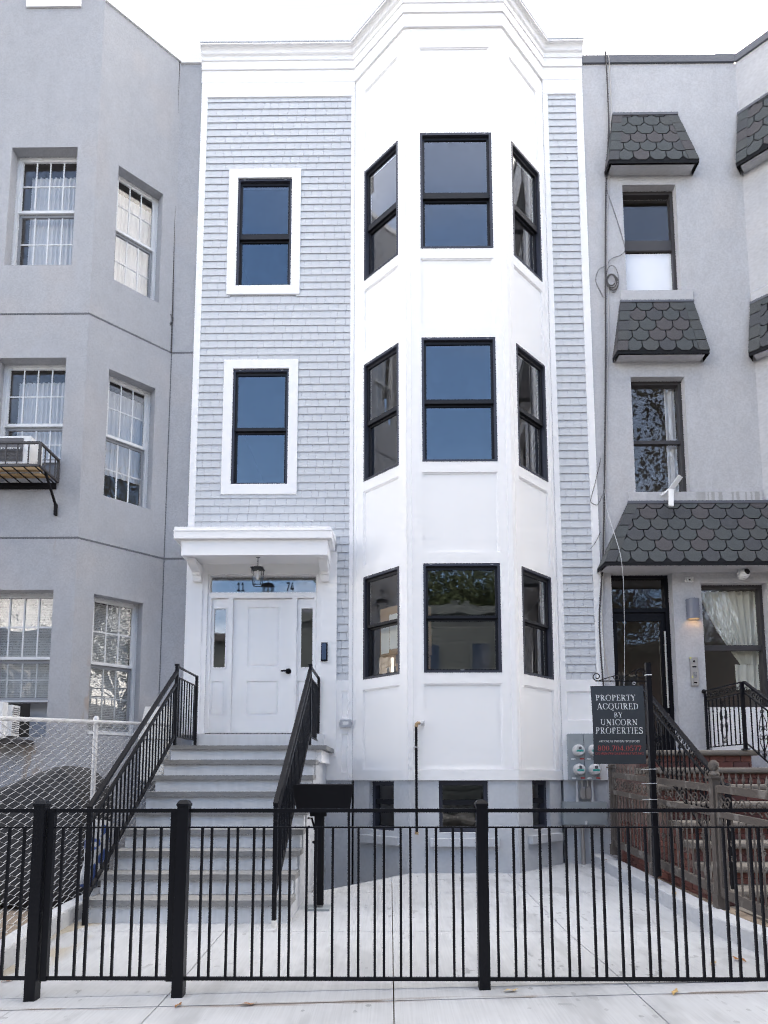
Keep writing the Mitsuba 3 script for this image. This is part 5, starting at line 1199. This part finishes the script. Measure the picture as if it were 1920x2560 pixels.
wc = one('white_cable', cab([(6.55, -0.03, 6.3), (6.57, -0.05, 5.8), (6.63, -0.45, 4.75), (6.68, -0.35, 4.2), (6.70, -0.2, 3.2), (6.68, -0.06, 2.4)], 0.0045), 'm_galv', 'thin white cable hanging in front of large shingled hood beside black door', 'cable', smooth=True)
lc = thing('wall_cable', 'thin dark cable with a small loop on the left grey house', 'cable')
put('strand', cab([(-0.392, -0.03, 13.85), (-0.39, -0.015, 12.0), (-0.38, -0.012, 10.5), (-0.365, -0.012, 9.3), (-0.36, -0.014, 8.4)], 0.009), 'm_bronze', lc, smooth=True)
put('loop', [tube(spiral(FF.p(-0.43, 0.03, 8.98), (1, 0, 0), (0, 0, 1), 0.088, 0.088, 1.0, 0.0, 26), 0.006, 5, True), cab([(-0.342, -0.03, 8.98), (-0.40, -0.03, 8.86), (-0.49, -0.03, 8.83)], 0.006)], 'm_bronze', lc, smooth=True)

# cardboard boxes behind the bay window on the ground floor
for i, (z0_, z1_, dx, mat, lb) in enumerate(((2.06, 3.36, 0.0, 'm_card', 'brown cardboard box with dark print standing at the left bay window'), (3.365, 4.10, 0.02, 'm_card', 'brown cardboard box stacked upper behind left bay window with pale papers on it'))):
    c = BL.p(0.50 - dx, -0.42, 0)
    bx = thing('cardboard_box', lb, 'cardboard box', 'boxes inside the bay window')
    Fb = Fr((c[0], c[1]), BL.d[:2], BL.n[:2])
    put('carton', Fb.box(-0.34, 0.30, -0.25, 0.2, z0_, z1_), mat, bx)
    if i == 1: put('paper', [Fb.box(-0.30, 0.10, 0.2005, 0.204, 3.45, 3.98), Fb.box(0.11, 0.28, 0.2005, 0.204, 3.40, 3.8)], 'm_paper', bx)
    else: put('print', [Fb.box(-0.2 + 0.14*j, -0.15 + 0.14*j, 0.2005, 0.203, 3.10, 3.18) for j in range(3)] + [Fb.box(-0.30, -0.05, 0.2005, 0.203, 3.22, 3.35)], 'm_bronze', bx)

# fallen leaves
for i, (x, y, b, rot) in enumerate([(3.98, -5.47, 0, 0.3), (5.02, -5.58, 0, 1.0), (2.26, -5.60, 1, 0.2), (1.80, -5.585, 1, 1.4), (5.55, -5.0, 0, 0.7), (5.78, -4.92, 1, 2.0), (0.36, -5.02, 1, 0.4), (6.12, -0.75, 1, 0.6), (6.14, -2.95, 0, 1.5)]):
    z = gz(x, y) + 0.006 + (0.155 if x > 6.05 else 0)
    t = np.linspace(0, math.pi, 9)
    up_ = [(0.05 * (1 - 2*u/math.pi), 0.018 * math.sin(u), 0.012 * abs(math.cos(u * 1.5))) for u in t]
    lo_ = [(a_, -b_, c_ + 0.004) for a_, b_, c_ in up_]
    v = np.array(up_ + lo_) * (0.8 + 0.4 * RNG.random())
    f = [[j, j+1, 9+j] for j in range(8)] + [[j+1, 10+j, 9+j] for j in range(8)]
    c_, s_ = math.cos(rot), math.sin(rot)
    v = np.stack([x + v[:, 0]*c_ - v[:, 1]*s_, y + v[:, 0]*s_ + v[:, 1]*c_, z + v[:, 2]], 1)
    where = ['beside the middle fence post', 'on the pavement joint right of middle', 'brown, on the pavement joint below the fence', 'brown, on the pavement joint by the gate post', 'inside the fence at lower right', 'brown, inside fence at far lower right', 'brown, by the left kerb wall', 'brown, on top of the right kerb wall near the house', 'yellow, on the right kerb wall by the iron fence'][i]
    one('fallen_leaf', tm(v, f), 'm_dryleaf_brown' if b else 'm_dryleaf', 'dry curled leaf %s' % where, 'leaf', 'fallen leaves on the ground')

# ------------------------------------------------------------------ across the street (seen in the window glass)
oh = thing('clapboard_house', 'grey clapboard house straight across the street with chimney', 'house')
put('wall', [box(-3.0, 9.6, -32, -22.0, -0.1, 9.4)], 'm_clapboard', oh)
put('clapboard', [hexa([(-3.0,-22.0,z),(9.6,-22.0,z),(9.6,-21.965,z),(-3.0,-21.965,z),(-3.0,-22.0,z+0.2),(9.6,-22.0,z+0.2),(9.6,-21.99,z+0.2),(-3.0,-21.99,z+0.2)]) for z in np.arange(0.6, 9.2, 0.2)], 'm_clapboard', oh, kind='stuff')
put('cornice', box(-3.1, 9.7, -22.0, -21.7, 9.2, 9.55), 'm_clapboard', oh)
put('roof', hull([(-3, -22, 9.55), (3.4, -22, 9.55), (-3, -31, 9.55), (3.4, -31, 9.55), (-0.3, -24, 10.6), (0.6, -24, 10.6)]), 'm_coping', oh)
put('chimney', box(6.2, 7.2, -25, -24, 9.4, 10.4), 'm_clapboard', oh)
for x in (-1.6, 1.2, 5.1, 7.4):
    for z in (1.4, 5.9):
        q = put('window', box(x - 0.5, x + 0.5, -21.96, -21.90, z, z + 2.0), 'm_clapboard', oh)
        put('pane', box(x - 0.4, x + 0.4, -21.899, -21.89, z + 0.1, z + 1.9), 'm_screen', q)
bh_ = thing('brick_house', 'long red brick building across the street', 'house')
put('wall', box(9.7, 70, -32, -22.2, -0.1, 8.0), 'm_brickfar', bh_)
put('cornice', box(9.7, 70, -22.2, -21.8, 7.8, 8.2), 'm_coping', bh_)
for x in range(12, 68, 3):
    for z in (1.4, 4.9):
        q = put('window', box(x - 0.55, x + 0.55, -22.19, -22.12, z, z + 1.9), 'm_capwhite', bh_)
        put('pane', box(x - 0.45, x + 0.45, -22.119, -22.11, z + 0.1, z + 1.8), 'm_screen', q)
bh2 = thing('clapboard_house', 'long grey clapboard house across the street to the left', 'house')
put('wall', box(-70, -3.1, -32, -22.1, -0.1, 8.4), 'm_clapboard', bh2)
put('cornice', box(-70, -3.1, -22.1, -21.75, 8.2, 8.6), 'm_coping', bh2)
for x in np.arange(-67, -4, 3.1):
    for z in (1.4, 5.0):
        q = put('window', box(x - 0.55, x + 0.55, -22.09, -22.02, z, z + 1.9), 'm_capwhite', bh2)
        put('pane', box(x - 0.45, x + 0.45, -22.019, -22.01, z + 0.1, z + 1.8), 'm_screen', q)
def tree(x, y, h, rad, label, seed, mat='m_leaf', nleaf=5000, big=1.0):
    rg = np.random.default_rng(seed)
    k = thing('street_tree', label, 'tree', 'trees across the street')
    base = np.array([x, y, -0.1])
    tr = [tube([base, base + [0.05, 0, h*0.2], base + [0.15, 0.1, h*0.42]], np.array([0.24, 0.19, 0.15]), 9)]
    tips = []
    fork = base + [0.15, 0.1, h*0.42]
    for i in range(9):
        a_ = i * 2.4 + rg.uniform(-.3, .3); up_ = rg.uniform(0.45, 1.0)
        e_ = fork + np.array([math.cos(a_)*rad*rg.uniform(.5, .9), math.sin(a_)*rad*rg.uniform(.5, .9), h*0.52*up_])
        m_ = (fork + e_) / 2 + [0, 0, 0.25]
        tr.append(tube([fork, m_, e_], np.array([0.10, 0.06, 0.025]), 6)); tips += [m_, e_]
        for j in range(3):
            e2 = m_ + (e_ - m_) * rg.uniform(.1, .9) + rg.normal(0, rad*0.28, 3)
            tr.append(tube([m_ + (e_ - m_)*0.3, (m_ + e2)/2 + [0, 0, .1], e2], np.array([0.035, 0.024, 0.010]), 5)); tips.append(e2)
    put('trunk', tr, 'm_bark', k)
    tips = np.array(tips)
    c = tips[rg.integers(0, len(tips), nleaf)] + rg.normal(0, 1, (nleaf, 3)) * np.array([rad*0.20, rad*0.20, rad*0.16])
    d1 = rg.normal(0, 1, (nleaf, 3)); d1 /= np.linalg.norm(d1, axis=1, keepdims=True)
    d2 = np.cross(d1, rg.normal(0, 1, (nleaf, 3))); d2 /= np.linalg.norm(d2, axis=1, keepdims=True)
    s = rg.uniform(0.05, 0.10, (nleaf, 1)) * big
    v = np.stack([c - d1*s, c + d2*s*0.5, c + d1*s, c - d2*s*0.5], 1).reshape(-1, 3)
    i4 = np.arange(nleaf)[:, None] * 4
    put('crown', tm(v, np.vstack([i4 + [0, 1, 2], i4 + [0, 2, 3]])), mat, k)
tree(11.5, -17.0, 12.5, 3.6, 'half bare street tree in front of the brick house opposite', 3, 'm_leaf_brown', 9000)
tree(8.2, -28.0, 15.5, 6.0, 'leafy dark tree rising behind the clapboard house opposite', 5, 'm_leaf', 30000, 1.9)
tree(17.5, -19.5, 11.0, 3.6, 'broad street tree at far right across the road', 8, 'm_leaf_brown', 11000)
tree(-12.0, -26.0, 11.0, 3.6, 'leafy tree behind the left clapboard house opposite', 9, 'm_leaf', 5000)
tree(12.6, -7.4, 14.0, 3.4, 'tall street tree on the near pavement to the right', 14, 'm_leaf_brown', 9000)
tree(21.5, -9.6, 12.0, 3.8, 'unseen bushy street tree added farther right along the near pavement', 21, 'm_leaf', 9000)  # added out of view to block bright sky mirrored in the left windows
